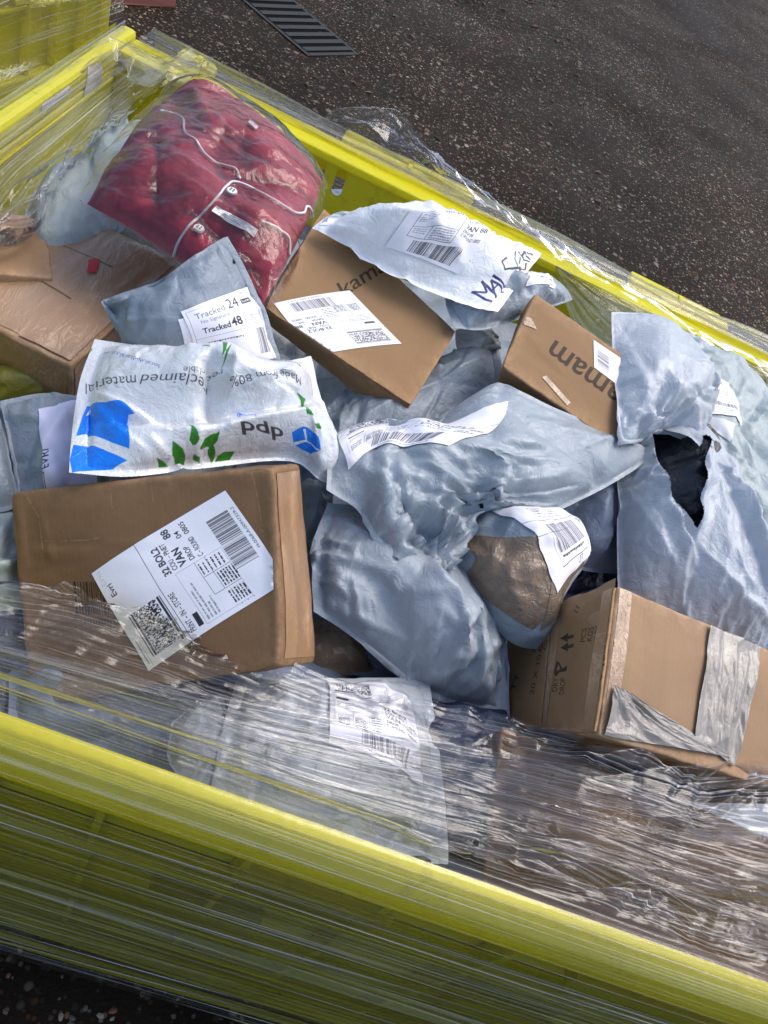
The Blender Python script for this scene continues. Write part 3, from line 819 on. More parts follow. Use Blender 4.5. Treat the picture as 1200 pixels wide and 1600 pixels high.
# ------------------------------------------------------------------ parcels: polythene mailers
FILLERS = []
def bag(name, label, cat, m, sides, T=.06, res=.0025, ex=.03, exedge=.06, p=.55, marg=.05, lump=.12, seed=1, k=.03, bumps=(), creases=(), cut=None, group=None,
        up=None, coarse=1.0, fine=.6, hot=(), an=None, auto=10, pleats=(), rough=1.15):
    b, r, t, l = [[at(*q) if len(q) == 3 else np.array(q[1:]) for q in s] for s in sides]   # b:c00-c10 r:c10-c11 t:c11-c01 l:c01-c00
    b = b + [r[0]]; r = r + [t[0]]; t = t + [l[0]]; l = l + [b[0]]
    t = t[::-1]; l = l[::-1]
    L1 = np.linalg.norm(np.diff(spline(b, 30), axis=0), axis=1).sum(); L2 = np.linalg.norm(np.diff(spline(l, 30), axis=0), axis=1).sum()
    nu, nv = int(np.clip(L1 / res, 30, 250)), int(np.clip(L2 / res, 30, 250))
    S = coons(b, r, t, l, nu, nv)
    n = np.cross(S[-1, 0] - S[0, -1], S[-1, -1] - S[0, 0]) if up is None else np.array(up, float)
    n = n / np.linalg.norm(n)
    if n[2] < 0: n = -n
    u, v = np.meshgrid(np.linspace(0, 1, nu), np.linspace(0, 1, nv), indexing='ij')
    def pr(t_): return np.sin(math.pi * np.clip((t_ - marg) / (1 - 2 * marg), 0, 1)) ** p
    H = pr(u) * pr(v)
    h = T * .62 * H * (1 + lump * grf(nu, nv, nu / 7, nv / 7, seed + 9))
    pix = proj(S + n * h[..., None])
    for (px, py, rad, amp) in bumps:
        h = h + amp * np.exp(-((pix[..., 0] - px) ** 2 + (pix[..., 1] - py) ** 2) / (2 * rad ** 2)) * np.minimum(1, H * 2)
    # fold lines a handled bag picks up: long straight kinks, mostly in one or two directions
    rr = np.random.default_rng(seed + 77)
    lo_, hi_ = pix.reshape(-1, 2).min(0), pix.reshape(-1, 2).max(0)
    main = rr.uniform(0, math.pi); ext = np.linalg.norm(hi_ - lo_)
    cl = list(creases)
    for k_ in range(auto):
        a_ = main + rr.normal(0, .35) + (math.pi / 2.3 if rr.random() < .3 else 0); L_ = ext * rr.uniform(.12, .42)
        cx_, cy_ = lo_ + (hi_ - lo_) * rr.uniform(.1, .9, 2)
        cl.append((cx_ - L_ / 2 * math.cos(a_), cy_ - L_ / 2 * math.sin(a_), cx_ + L_ / 2 * math.cos(a_), cy_ + L_ / 2 * math.sin(a_), rr.choice([-1, 1]) * T * rr.uniform(.02, .06), rr.uniform(4, 16) * rr.choice([1, -1])))
    ta_, tb_ = rr.uniform(0, math.pi, 2)
    pm1 = np.clip(.55 + .8 * grf(nu, nv, nu / 7, nv / 7, seed + 41), .05, 1.8); pm2 = np.clip(.35 + .9 * grf(nu, nv, nu / 9, nv / 9, seed + 42), 0, 2)
    area = L1 * L2
    h = h + rough * np.minimum(1, H * 3 + .06) * (tin(nu, nv, int(14 + 240 * area), seed + 51, 2.4, ta_) * min(.0042, .06 * T) + pm1 * tin(nu, nv, int(20 + 1700 * area), seed + 52, 2.0, tb_) * .0017
                                                  + pm2 * tin(nu, nv, int(40 + 11000 * area), seed + 53, 1.5, ta_) * .00062)
    for (px, py, rad, amp) in hot:
        h = h + amp * .045 * np.exp(-((pix[..., 0] - px) ** 2 + (pix[..., 1] - py) ** 2) / (2 * rad ** 2)) * (tin(nu, nv, int(30 + 3500 * area), seed + 60, 2.2, ta_) + .5 * tin(nu, nv, int(40 + 14000 * area), seed + 61, 1.6, tb_))
    if an is None: an = float(rr.choice([.6, .8, 1.3, 1.7]))
    for (cx_, cy_, n_, amp_, r0, r1) in pleats:          # pleats drawn together round a gathered end
        dx_, dy_ = pix[..., 0] - cx_, pix[..., 1] - cy_
        rad_ = np.hypot(dx_, dy_); th_ = np.arctan2(dy_, dx_) + .25 * grf(nu, nv, 8, 8, seed + 3)
        h = h + amp_ * (np.abs(((th_ * n_ / (2 * math.pi)) % 1) * 2 - 1) - .5) * np.clip((rad_) / r0, 0, 1) * np.clip((r1 - rad_) / (r1 - r0), 0, 1)
    for (x0, y0, x1, y1, amp, wd) in cl:
        d = np.array([x1 - x0, y1 - y0], float); L = np.linalg.norm(d); d /= L
        s = (pix[..., 0] - x0) * d[0] + (pix[..., 1] - y0) * d[1]
        w = -(pix[..., 0] - x0) * d[1] + (pix[..., 1] - y0) * d[0]
        fade = np.clip(np.minimum(s, L - s) / (L * .25) + .25, 0, 1)
        h = h + amp * fade * (np.exp(-np.abs(w) / wd) if wd > 0 else np.maximum(0, 1 + np.where(w > 0, w / (2.2 * wd), -w / wd)))
    P0 = S + n * h[..., None]
    ex = min(ex, .03) * .6
    e = ex + exedge * (1 - H) ** 2 + .5 * ex * grf(nu, nv, nu / 9, nv / 9, seed + 5)
    e = np.clip(e, .005, .25)
    for (px, py, rad, amp) in hot:
        e = e + .55 * amp * np.exp(-((pix[..., 0] - px) ** 2 + (pix[..., 1] - py) ** 2) / (2 * rad ** 2))
    P = crumple(P0, e, seed, coarse, fine, k, an=an)
    hotm = np.zeros((nu, nv))
    for (px, py, rad, amp) in hot: hotm = hotm + amp * 6 * np.exp(-((pix[..., 0] - px) ** 2 + (pix[..., 1] - py) ** 2) / (2 * rad ** 2))
    sharp = rough * np.minimum(1, H * 3) * (tin(nu, nv, int(20 + 2600 * area), seed + 71, 2.6, tb_ + .5) * .0008 * (pm1 + hotm * 1.5) + tin(nu, nv, int(40 + 16000 * area), seed + 72, 2.0, ta_ + .7) * .00028 * (pm2 + hotm * 2))
    Nq = gnormals(P)
    P = P + Nq * (sharp * (1 if Nq[nu // 2, nv // 2] @ n > 0 else -1))[..., None]
    for k_ in range(3):                                  # the welded seams keep the edges fairly straight
        w_ = (.75, .5, .25)[k_]
        for sl_ in ((slice(None), k_), (slice(None), -1 - k_), (k_, slice(None)), (-1 - k_, slice(None))): P[sl_] = (1 - w_) * P[sl_] + w_ * P0[sl_]
    F = gridfaces(nu, nv)
    if np.dot(gnormals(P)[nu // 2, nv // 2], n) < 0: F = F[:, ::-1]
    low = S - n * (T * .38 * H)[..., None]
    low[0] = P[0]; low[-1] = P[-1]; low[:, 0] = P[:, 0]; low[:, -1] = P[:, -1]
    uvt = np.stack([u, v], -1).reshape(-1, 2)
    keep = np.ones(len(F), bool)
    if cut is not None:
        P, keep = cut(P, F, n)
    V = np.vstack([P.reshape(-1, 3), low[::1, ::1].reshape(-1, 3)])
    FL = gridfaces(nu, nv, nu * nv, True)
    if np.dot(gnormals(low)[nu // 2, nv // 2], n) < 0: FL = FL[:, ::-1]
    Fa = np.vstack([F[keep], FL])
    o = part(name, V, Fa, m, uv=np.vstack([uvt, uvt]), loc=(V[:, 0].mean(), V[:, 1].mean(), V[:, 2].min()))
    tag(o, label, cat, group)
    kd = kdtree.KDTree(nu * nv)
    pp = proj(P).reshape(-1, 2)
    for i, q in enumerate(pp): kd.insert((q[0], q[1], 0), i)
    kd.balance()
    def uvat(px, py):
        w, uvs = [], []
        for _, i, d in kd.find_n((px, py, 0), 3):
            w.append(1 / (d + .3)); uvs.append(((i // nv) / (nu - 1), (i % nv) / (nv - 1)))
        w = np.array(w) / sum(w)
        return np.array(uvs).T @ w
    return dict(o=o, P=P, P0=P0, n=n, uvat=uvat, nu=nu, nv=nv, L=(L1, L2))
def blur(P, k):
    Q = P.copy()
    for _ in range(k):
        Q[1:-1, 1:-1] = (Q[1:-1, 1:-1] * 2 + Q[:-2, 1:-1] + Q[2:, 1:-1] + Q[1:-1, :-2] + Q[1:-1, 2:]) / 6
    return Q
def stick(B, name, quad, m, off=.0012, nu=44, nv=60, soft=2, pixel=True):   # a sheet stuck on the bag, quad TL TR BR BL
    q = [B['uvat'](*c) if pixel else np.array(c) for c in quad]
    a, b = np.meshgrid(np.linspace(0, 1, nu), np.linspace(0, 1, nv), indexing='ij')
    a_, b_ = a[..., None], b[..., None]
    W = (1 - a_) * (1 - b_) * q[0] + a_ * (1 - b_) * q[1] + a_ * b_ * q[2] + (1 - a_) * b_ * q[3]
    Pb = blur(B['P'], soft)
    N = blur(gnormals(B['P']), 3)
    if N[B['nu'] // 2, B['nv'] // 2] @ B['n'] < 0: N = -N
    P = np.maximum(0, 0) + bil(Pb, W[..., 0], W[..., 1])
    lift = ((bil(B['P'], W[..., 0], W[..., 1]) - P) * bil(N, W[..., 0], W[..., 1])).sum(-1)
    P = P + bil(N, W[..., 0], W[..., 1]) * (off + np.maximum(0, lift))[..., None]
    F = gridfaces(nu, nv)
    if gnormals(P)[nu // 2, nv // 2] @ B['n'] < 0: F = F[:, ::-1]
    uv = np.stack([a, 1 - b], -1).reshape(-1, 2)
    return part(name, P.reshape(-1, 3), F, m, B['o'], uv=uv)

INK = (.02, .02, .025, 1); PAP = (.78, .78, .84, 1); GR = (.3, .3, .33, 1)
def stacked_code(c, x, y, w, h, seed):
    r = np.random.default_rng(seed)
    nr, nc = int(h / 1.5), int(w / .8)
    for i in range(nr):
        for j in range(nc):
            if r.random() < .5: c.rect(x + w * j / nc, y + h * i / nr, w / nc * 1.02, h / nr * 1.02, INK)
def courier_label(name, seed, code='32 BOL2', van='88', full=True, extra=None):
    c = Canvas(300, 432, PAP, 2, 3.0)     # 100 x 144 mm
    T = c.text
    stacked_code(c, 8, 15, 42, 24, seed)
    c.rect(8, 10, 42, 1.0, INK); c.rect(8, 12.4, 42, 2, INK); c.rect(6, 40.5, 44, 2.2, INK); c.rect(6, 43.5, 44, .8, INK)
    if full:
        T('Evri', (71, 12), (1, 0), 8, INK, bold=.012)
        T('EVRI', (84, 8), (1, 0), 7, (.6, .6, .66, 1))
        T('PRINT – IN – STORE', (6, 56), (1, 0), 8, INK, fit=40, bold=.008)
    c.rect(0, 47.5, 100, .5, INK); c.rect(0, 6, 30, .3, GR)
    for k in range(6): c.scrib(5, 3 + k * 0, 25, GR, seed + k)
    T(code, (60, 64), (1, 0), 9.5, INK, fit=28, bold=.025)
    T('COU – PNET', (61, 71), (1, 0), 7, INK, fit=27, bold=.012)
    T('VAN', (61, 80), (1, 0), 10, INK, fit=17, bold=.03); T(van, (89, 80), (1, 0), 10, INK, fit=8.5, bold=.02)
    T('DROP', (61, 88), (1, 0), 7, INK, fit=14, bold=.015); T('04', (84, 88), (1, 0), 7, INK, bold=.01)
    T('C – ROUND', (60, 96), (1, 0), 7, INK, fit=20, bold=.012); T('0805', (84, 96), (1, 0), 7, INK, fit=12, bold=.01)
    c.frame(5, 66, 53, 46, .4, GR)
    c.rect(7, 59, 13, 5, INK)
    for k in range(4): c.scrib(8, 69 + k * 3.6, [30, 36, 14, 18][k], GR, seed + 10 + k, 1.9)
    c.rect(24, 95, 34, .4, INK); c.rect(24, 85, .4, 27, INK); c.rect(42, 85, .4, 27, INK); c.rect(24, 85, 34, .4, INK)
    for k in range(6): c.scrib(8, 96 + k * 2.8, 13, INK, seed + 20 + k, 1.7); c.scrib(26, 97 + k * 2.8, 14, INK, seed + 30 + k, 1.7); c.scrib(44, 87 + k * 4, 11, INK, seed + 40 + k, 1.5)
    c.bars(33, 113, 52, 22, INK, seed + 2, 52)
    T('H-0068-A-00947329-3', (40, 141), (1, 0), 4.2, INK, fit=44)
    for k in range(3): c.rect(4, 100 + k * 6, 1.2, .5, INK)
    if extra: extra(c)
    return label_mat(name, c.image(name))
def mail_label(name, seed, both=True, tick=False):
    c = Canvas(300, 300, PAP, 2, 3.0)     # 100 x 100 of the label
    T = c.text
    c.frame(4, 6, 93, 97, .4, INK)
    if both:
        T('Tracked', (12, 22), (1, 0), 13, (.12, .12, .14, 1), fit=39); T('24', (55, 22), (1, 0), 21, INK, fit=17)
        T('No Signature', (16, 31), (1, 0), 8, (.16, .16, .18, 1), fit=38)
        T('Royal Mail', (78.6, 18.6), (1, 0), 5.2, INK, fit=13.5, bold=.02)
        c.rect(77, 13.6, 17, 6.6, INK); T('Royal Mail', (78.6, 18.4), (1, 0), 4.6, (.9, .9, .9, 1), fit=13.8, bold=.01)
        c.scrib(80, 10, 11, GR, seed); c.rect(82, 4, 6, 1, GR)
        T('Tracked', (15, 47), (1, 0), 12, INK, fit=36, bold=.02); T('48', (53, 47), (1, 0), 17, INK, fit=13, bold=.03)
        T('Royal Mail', (69, 45), (1, 0), 7, (.2, .22, .4, 1), fit=20); c.scrib(70, 36.5, 16, GR, seed + 3); c.scrib(70, 48, 22, GR, seed + 4)
        c.rect(4, 54, 78, .4, INK); c.rect(82, 30, 15, .4, INK); c.rect(82, 38, 15, .4, INK); c.rect(82, 30, .4, 18, INK)
        c.scrib(18, 62, 44, INK, seed + 5, 2); c.bars(81, 56, 15, 34, INK, seed, 12)
    else:
        c.scrib(8, 12, 30, INK, seed, 2); c.scrib(8, 18, 44, GR, seed + 1, 2); c.bars(8, 24, 62, 9, INK, seed + 2, 40); c.rect(4, 40, 93, .5, INK)
        for k in range(5): c.scrib(8, 45 + k * 5, [50, 38, 44, 30, 24][k], GR, seed + 6 + k, 2)
        T('Tracked 48', (30, 90), (1, 0), 13, INK, fit=62, bold=.02); c.rect(4, 74, 93, .4, INK)
    return label_mat(name, c.image(name))

# --- DPD style white bag
def white_print_bag():
    B = bag('mailing_bag', 'white bag printed blue and green with upside-down lettering, above the large carton', 'parcel bag', None,
        [[(108, 738, .742), (200, 744, .745), (300, 733, .745), (450, 720, .742), (505, 752, .733)],
         [(560, 762, .722), (532, 690, .748), (510, 640, .765)],
         [(486, 556, .775), (400, 575, .775), (340, 560, .775), (250, 545, .775)],
         [(148, 530, .765), (124, 600, .755), (112, 690, .745)]], T=.12, ex=.02, exedge=.05, p=.5, seed=11, k=.035, auto=6, rough=.8,
        creases=((115, 655, 345, 652, -.018, 18), (330, 648, 525, 608, -.018, 16), (330, 550, 338, 655, -.028, 16), (128, 655, 340, 672, .008, 12), (340, 668, 520, 625, .008, 12), (380, 600, 470, 570, .005, 10)), lump=.12)
    W, H = 720, 460
    c = Canvas(W, H, (0, 0, 0, 0), 2)
    def m(x, y, s=2.609, ox=100, oy=520):
        u, v = B['uvat'](x / s + ox, y / s + oy); return np.array([u * W, (1 - v) * H])
    blue = (.004, .19, .78, 1); green = (.03, .22, .02, 1); gry = (.07, .07, .08, 1)
    c.a[:] = (.74, .75, .76, 0)
    P = lambda pts, col: c.poly([m(*q) for q in pts], col)
    P([(92, 298), (170, 282), (240, 279), (290, 330), (262, 336), (264, 400), (265, 475), (200, 447), (140, 425), (85, 418), (45, 422), (68, 350)], blue)
    P([(104, 305), (82, 350), (108, 322)], (.74, .75, .76, 1))
    P([(36, 458), (110, 460), (180, 485), (256, 520), (225, 538), (190, 558), (120, 566), (60, 566), (26, 598), (18, 520)], blue)
    for lf in ([(508, 372), (530, 385), (547, 402), (553, 432), (540, 458), (524, 463), (511, 435)], [(638, 402), (610, 410), (575, 435), (554, 468), (556, 478), (600, 470), (625, 440)],
               [(445, 440), (466, 455), (484, 470), (497, 503), (490, 530), (455, 535), (441, 500)], [(608, 452), (616, 475), (614, 500), (603, 526), (590, 515), (586, 480)],
               [(697, 482), (655, 487), (625, 508), (615, 530), (650, 528), (672, 520)], [(375, 507), (402, 516), (428, 540), (385, 545)], [(530, 490), (555, 505), (553, 525), (530, 525), (522, 510)],
               [(948, 245), (985, 270), (1003, 308), (985, 300), (965, 278)], [(972, 303), (1005, 315), (1018, 338), (990, 330)], [(1018, 370), (1040, 368), (1050, 392), (1030, 388)],
               [(545, 82), (585, 86), (540, 120)], [(610, 92), (645, 98), (648, 140), (635, 158), (618, 135)], [(100, 62), (118, 66), (102, 88)]):
        P(lf, green)
    P([(888, 97), (915, 97), (915, 110), (897, 106)], (.6, .02, .03, 1))
    P([(975, 380), (1012, 402), (1040, 425), (1047, 478), (1003, 496), (970, 480), (938, 456), (930, 405)], blue)
    wh = (.74, .75, .76, 1)
    P([(976, 392), (984, 392), (993, 440), (1042, 474), (1036, 480), (987, 446), (940, 458), (936, 450), (982, 438)], wh)
    def tx(s, o, e, upp, col, bold=0):
        a, b = m(*o), m(*e); h = m(*upp) - a
        c.text(s, a, b - a, 1.0, col, up=h, fit=np.linalg.norm(b - a), bold=bold)
    tx('dpd', (893, 392), (718, 362), (897, 484), gry, .022)
    tx('local', (778, 330), (708, 326), (778, 366), blue, .008)
    tx('reclaimed', (592, 222), (318, 170), (584, 292), gry)
    tx('material', (296, 172), (88, 206), (304, 244), gry)
    tx('Made from 80%', (966, 184), (676, 184), (968, 236), gry)
    tx('recyclable', (650, 148), (486, 138), (648, 190), gry)
    tx('To find out more about', (962, 130), (702, 127), (963, 152), (.05, .10, .25, 1))
    tx('local.dpdlocal.co.uk', (392, 126), (162, 80), (390, 150), (.0, .10, .4, 1))
    im = c.image('bag_print')
    B['o'].data.materials[0] = poly_mat('printed_white_polythene', (.68, .70, .72), .28, im, .3, pearl=.12)
    return B
white_print_bag()

# --- grey mailer with the postal label, propped behind it
B = bag('mailing_bag', 'pointed grey mailing bag with Tracked 24 label, in front of the red garment', 'parcel bag', M['grey3'],
    [[(158, 472, .785), (185, 520, .765), (225, 560, .755)], [(442, 575, .77), (420, 500, .80), (388, 430, .83)],
     [(356, 370, .86), (300, 402, .85), (250, 437, .825)], [(166, 467, .785), (161, 470, .785)]], T=.05, ex=.03, exedge=.07, seed=21, rough=1.2,
    creases=((165, 472, 290, 440, .008, 9), (180, 500, 280, 500, .006, 8), (240, 440, 350, 400, .006, 9), (200, 470, 330, 420, -.004, 9)))
stick(B, 'shipping_label', [(278, 499), (300, 492), (305, 545), (290, 549)], label_mat('label_edge', Canvas(60, 120, PAP).image('label_edge')), .0010)
stick(B, 'shipping_label', [(282, 487), (384, 452), (432, 560), (312, 585)], mail_label('tracked_label', 31), .0022)

_tracked = B
# --- white mailer with handwriting
B = bag('mailing_bag', 'long white mailing bag marked MAIL SEAL in marker pen, across the first kamam carton', 'parcel bag', None,
    [[(488, 357, .85), (530, 380, .845), (600, 425, .835), (680, 458, .83), (735, 478, .83)], [(778, 487, .828), (812, 440, .842)],
     [(846, 396, .855), (780, 368, .862), (710, 338, .875), (650, 320, .88), (606, 328, .88)], [(534, 330, .872), (510, 340, .86)]], T=.095, ex=.025, exedge=.07, p=.6, marg=.06, seed=41, rough=.75,
    creases=((545, 360, 545, 420, .006, 9), (640, 400, 630, 450, .007, 10), (500, 350, 600, 380, .006, 10), (590, 360, 560, 410, -.005, 9)))
W_, H_ = 640, 280
c = Canvas(W_, H_, (.74, .76, .78, 0), 2)
def mm(px, py):
    u, v = B['uvat'](px, py); return np.array([u * W_, (1 - v) * H_])
def hand(strokes, w, col):
    for s in strokes:
        for (a, b) in zip(s[:-1], s[1:]):
            A, Bq = np.array(mm(*a)), np.array(mm(*b)); d = Bq - A; L = np.linalg.norm(d) + 1e-6; n_ = np.array([-d[1], d[0]]) / L * w
            c.poly([A - n_ - d / L, Bq - n_ + d / L, Bq + n_ + d / L, A + n_ - d / L], col)
z = lambda pts: [(480 + x * 380 / 1200, 310 + y * 190 / 600) for x, y in pts]
ink2 = (.015, .02, .16, 1); blk = (.02, .02, .03, 1)
hand([z([(908, 512), (813, 465), (886, 464), (860, 407), (932, 489)]), z([(928, 490), (908, 395), (968, 462)]), z([(915, 450), (940, 425)]),
      z([(918, 372), (968, 440)]), z([(968, 440), (1018, 404)])], 3.0, ink2)
hand([z([(985, 290), (962, 312), (975, 352), (1015, 345), (1052, 340), (1050, 378), (1018, 390)]), z([(1022, 300), (1075, 352)]), z([(1022, 300), (1030, 262)]), z([(1045, 322), (1050, 290)]), z([(1075, 352), (1080, 318)]),
      z([(1040, 262), (1098, 310)]), z([(1060, 285), (1075, 262)]), z([(1066, 262), (1100, 300)]), z([(1085, 265), (1112, 280)])], 3.0, blk)
B['o'].data.materials[0] = poly_mat('marked_white_polythene', (.76, .78, .80), .34, c.image('marker_print'), .35)
def wl(c):
    pass
c = Canvas(400, 300, PAP, 2, 4.0)   # 100 x 75
c.bars(36, 2, 32, 6, INK, 4, 24)
c.frame(14, 12, 50, 42, .5, INK); c.rect(14, 38, 50, .5, INK); c.rect(34, 38, .5, 16, INK)
for k in range(5): c.scrib(17, 16 + 3.2 * k, [20, 36, 30, 12, 8][k], GR, 50 + k, 1.7); c.scrib(37, 41 + 2.6 * k, 24, GR, 60 + k, 1.4)
for k in range(3): c.scrib(17, 41 + 2.8 * k, 14, GR, 70 + k, 1.4)
c.text('32 BOL2', (70, 18), (1, 0), 7, INK, fit=22, bold=.01); c.text('VAN', (69, 32), (1, 0), 11, INK, fit=16, bold=.03); c.text('88', (88, 32), (1, 0), 10, INK, fit=9, bold=.02)
c.text('DROP 04', (69, 39), (1, 0), 6, INK, fit=15, bold=.015); c.text('C-ROUND 0805', (69, 45), (1, 0), 5.6, INK, fit=27, bold=.012)
c.bars(25, 57, 58, 15, INK, 8, 44)
stick(B, 'shipping_label', [(640, 330), (758, 362), (716, 425), (603, 383)], label_mat('van_label', c.image('van_label')), .0014)
c = Canvas(80, 60, PAP, 2, 2.0); c.bars(6, 6, 28, 18, INK, 3, 10)
stick(B, 'return_label', [(508, 337), (521, 333), (512, 352), (498, 353)], label_mat('return_label', c.image('return_label')), .0012, 10, 10)

# --- grey mailer under it
B = bag('mailing_bag', 'small grey mailing bag under the white marked bag, against the second kamam carton', 'parcel bag', M['grey'],
    [[(712, 512, .80), (760, 514, .80), (830, 492, .80)], [(895, 468, .80), (882, 448, .815)], [(858, 428, .83), (790, 425, .835)], [(695, 452, .815), (698, 480, .81)]],
    T=.05, ex=.05, exedge=.08, seed=51, res=.0024)
stick(B, 'shipping_label', [(866, 452), (818, 446), (820, 424), (858, 424)], mail_label('tracked_label_small', 52, False), .0015, 24, 20)

# --- folded crumple end between the kamam cartons
bag('mailing_bag', 'scrap of shiny crumpled silver bag end between the two kamam cartons', 'parcel bag', M['silver'],
    [[(716, 550, .745), (745, 553, .745)], [(782, 545, .75), (778, 528, .765)], [(768, 512, .775), (740, 508, .775)], [(712, 516, .765), (712, 535, .75)]], T=.03, ex=.14, exedge=.06, seed=61, res=.0016, marg=.02)

# --- grey bag lying behind the big central one
bag('mailing_bag', 'flat grey mailing bag reaching from under the first kamam carton', 'parcel bag', M['grey3'],
    [[(486, 712, .70), (570, 700, .70), (650, 680, .71)], [(765, 640, .735), (786, 590, .745)], [(778, 538, .755), (720, 545, .745), (650, 570, .715)], [(488, 590, .68), (484, 650, .69)]],
    T=.045, ex=.04, exedge=.08, seed=71, creases=((560, 660, 760, 560, .012, 14), (640, 640, 740, 545, -.006, 12)))

# --- central bag with the gathered end
B = bag('mailing_bag', 'large grey mailing bag with crumpled gathered end and creased label', 'parcel bag', M['grey2'],
    [[(510, 765, .745), (560, 800, .735), (590, 850, .725), (635, 886, .715)], [(706, 893, .715), (738, 842, .735), (756, 800, .75), (850, 803, .75), (920, 775, .752), (985, 738, .76)],
     [(1024, 707, .765), (940, 668, .785), (870, 640, .80), (815, 612, .81), (775, 600, .80)], [(705, 640, .775), (640, 690, .76), (560, 668, .76), (518, 690, .755)]],
    T=.07, ex=.035, exedge=.06, p=.6, marg=.03, seed=84, k=.03, res=.0026,
    hot=((660, 840, 42, .22), (770, 760, 40, .10), (600, 790, 40, .08)), pleats=((692, 868, 10, .03, 30, 120), (752, 794, 7, .018, 20, 100)),
    creases=((750, 792, 800, 740, .016, 10), (800, 740, 760, 700, .012, 10), (775, 770, 840, 700, -.008, 12), (560, 740, 700, 800, .006, 10), (700, 640, 780, 600, .010, 10), (830, 650, 1000, 705, .008, 12), (620, 700, 740, 640, -.008, 12)))
stick(B, 'shipping_label', [(535, 735), (525, 685), (792, 628), (800, 640)][::1] if False else [(528, 682), (792, 627), (700, 697), (545, 735)], courier_label('center_label', 91, full=False), .0016, 60, 40, soft=4)
def dot(B, px, py, r=3.2):
    stick(B, 'punch_hole_shade', [(px - r, py - r * .6), (px + r * .6, py - r), (px + r, py + r * .6), (px - r * .6, py + r)], M['hole_shade'], .0012, 5, 5)  # black patch painted for the dark of the opening
dot(B, 752, 789, 4); dot(_tracked, 366, 409, 2.6)

# --- the bag below it
B = bag('mailing_bag', 'plump grey mailing bag wedged below the gathered end of the central bag', 'parcel bag', M['grey'],
    [[(490, 955, .655), (545, 990, .64), (630, 1062, .62), (700, 1100, .61)], [(798, 1120, .62), (790, 1020, .645), (772, 960, .665)],
     [(745, 900, .69), (680, 850, .70), (600, 800, .71)], [(512, 786, .71), (488, 860, .69)]],
    T=.10, ex=.04, exedge=.08, p=.6, seed=101, res=.0027, creases=((720, 1010, 745, 940, .012, 10), (690, 1060, 780, 1000, .008, 10)), hot=((745, 1050, 45, .14), (505, 850, 30, .10)))

# --- parcel bound in brown tape
B = bag('taped_parcel', 'rounded parcel bound in shiny brown tape with barcode label, below the central bag', 'parcel', M['grey'],
    [[(713, 880, .70), (745, 940, .685), (800, 1003, .675)], [(856, 1014, .675), (872, 950, .69), (905, 890, .71)], [(912, 850, .725), (880, 800, .735)], [(765, 780, .735), (725, 830, .72)]],
    T=.11, ex=.03, exedge=.05, p=.42, marg=.02, seed=111, res=.0026)
stick(B, 'tape_band', [(724, 835), (905, 885), (832, 985), (716, 905)], M['tape'], .0010, 50, 50)
stick(B, 'tape_band', [(862, 905), (908, 850), (880, 952), (845, 985)], M['tape'], .0016, 30, 30)
c = Canvas(440, 230, PAP, 2, 4.0)    # 110 x 57
c.rect(0, 18, 110, .5, GR); c.rect(0, 28, 60, .5, GR); c.bars(24, 22, 52, 20, INK, 6, 40); c.frame(20, 18, 64, 32, .5, INK); c.text('77HW', (88, 30), (1, 0), 9, INK, fit=17, bold=.02); c.rect(84, 10, .5, 40, INK)
for k in range(4): c.scrib(30, 4 + 3 * k, 40, GR, 110 + k, 1.6)
c.scrib(26, 44, 44, INK, 120, 2); c.text('LIFT', (50, 55), (1, 0), 6, INK)
stick(B, 'shipping_label', [(765, 800), (880, 795), (911, 850), (868, 925)], label_mat('barcode_label', c.image('barcode_label')), .0026, 50, 30)

# --- dark blue grey bag
B = bag('mailing_bag', 'smooth slate blue mailing bag beside the torn grey bag', 'parcel bag', M['blue'],
    [[(880, 850, .66), (905, 888, .65)], [(969, 897, .65), (978, 830, .67), (980, 760, .70)], [(962, 742, .71), (925, 755, .715)], [(870, 800, .69), (872, 825, .67)]],
    T=.05, ex=.02, exedge=.04, p=.5, seed=121)
stick(B, 'paper_strip', [(918, 768), (952, 750), (958, 754), (925, 774)], label_mat('lilac_slip', Canvas(40, 20, (.72, .70, .82, 1)).image('lilac_slip')), .0015, 20, 6)

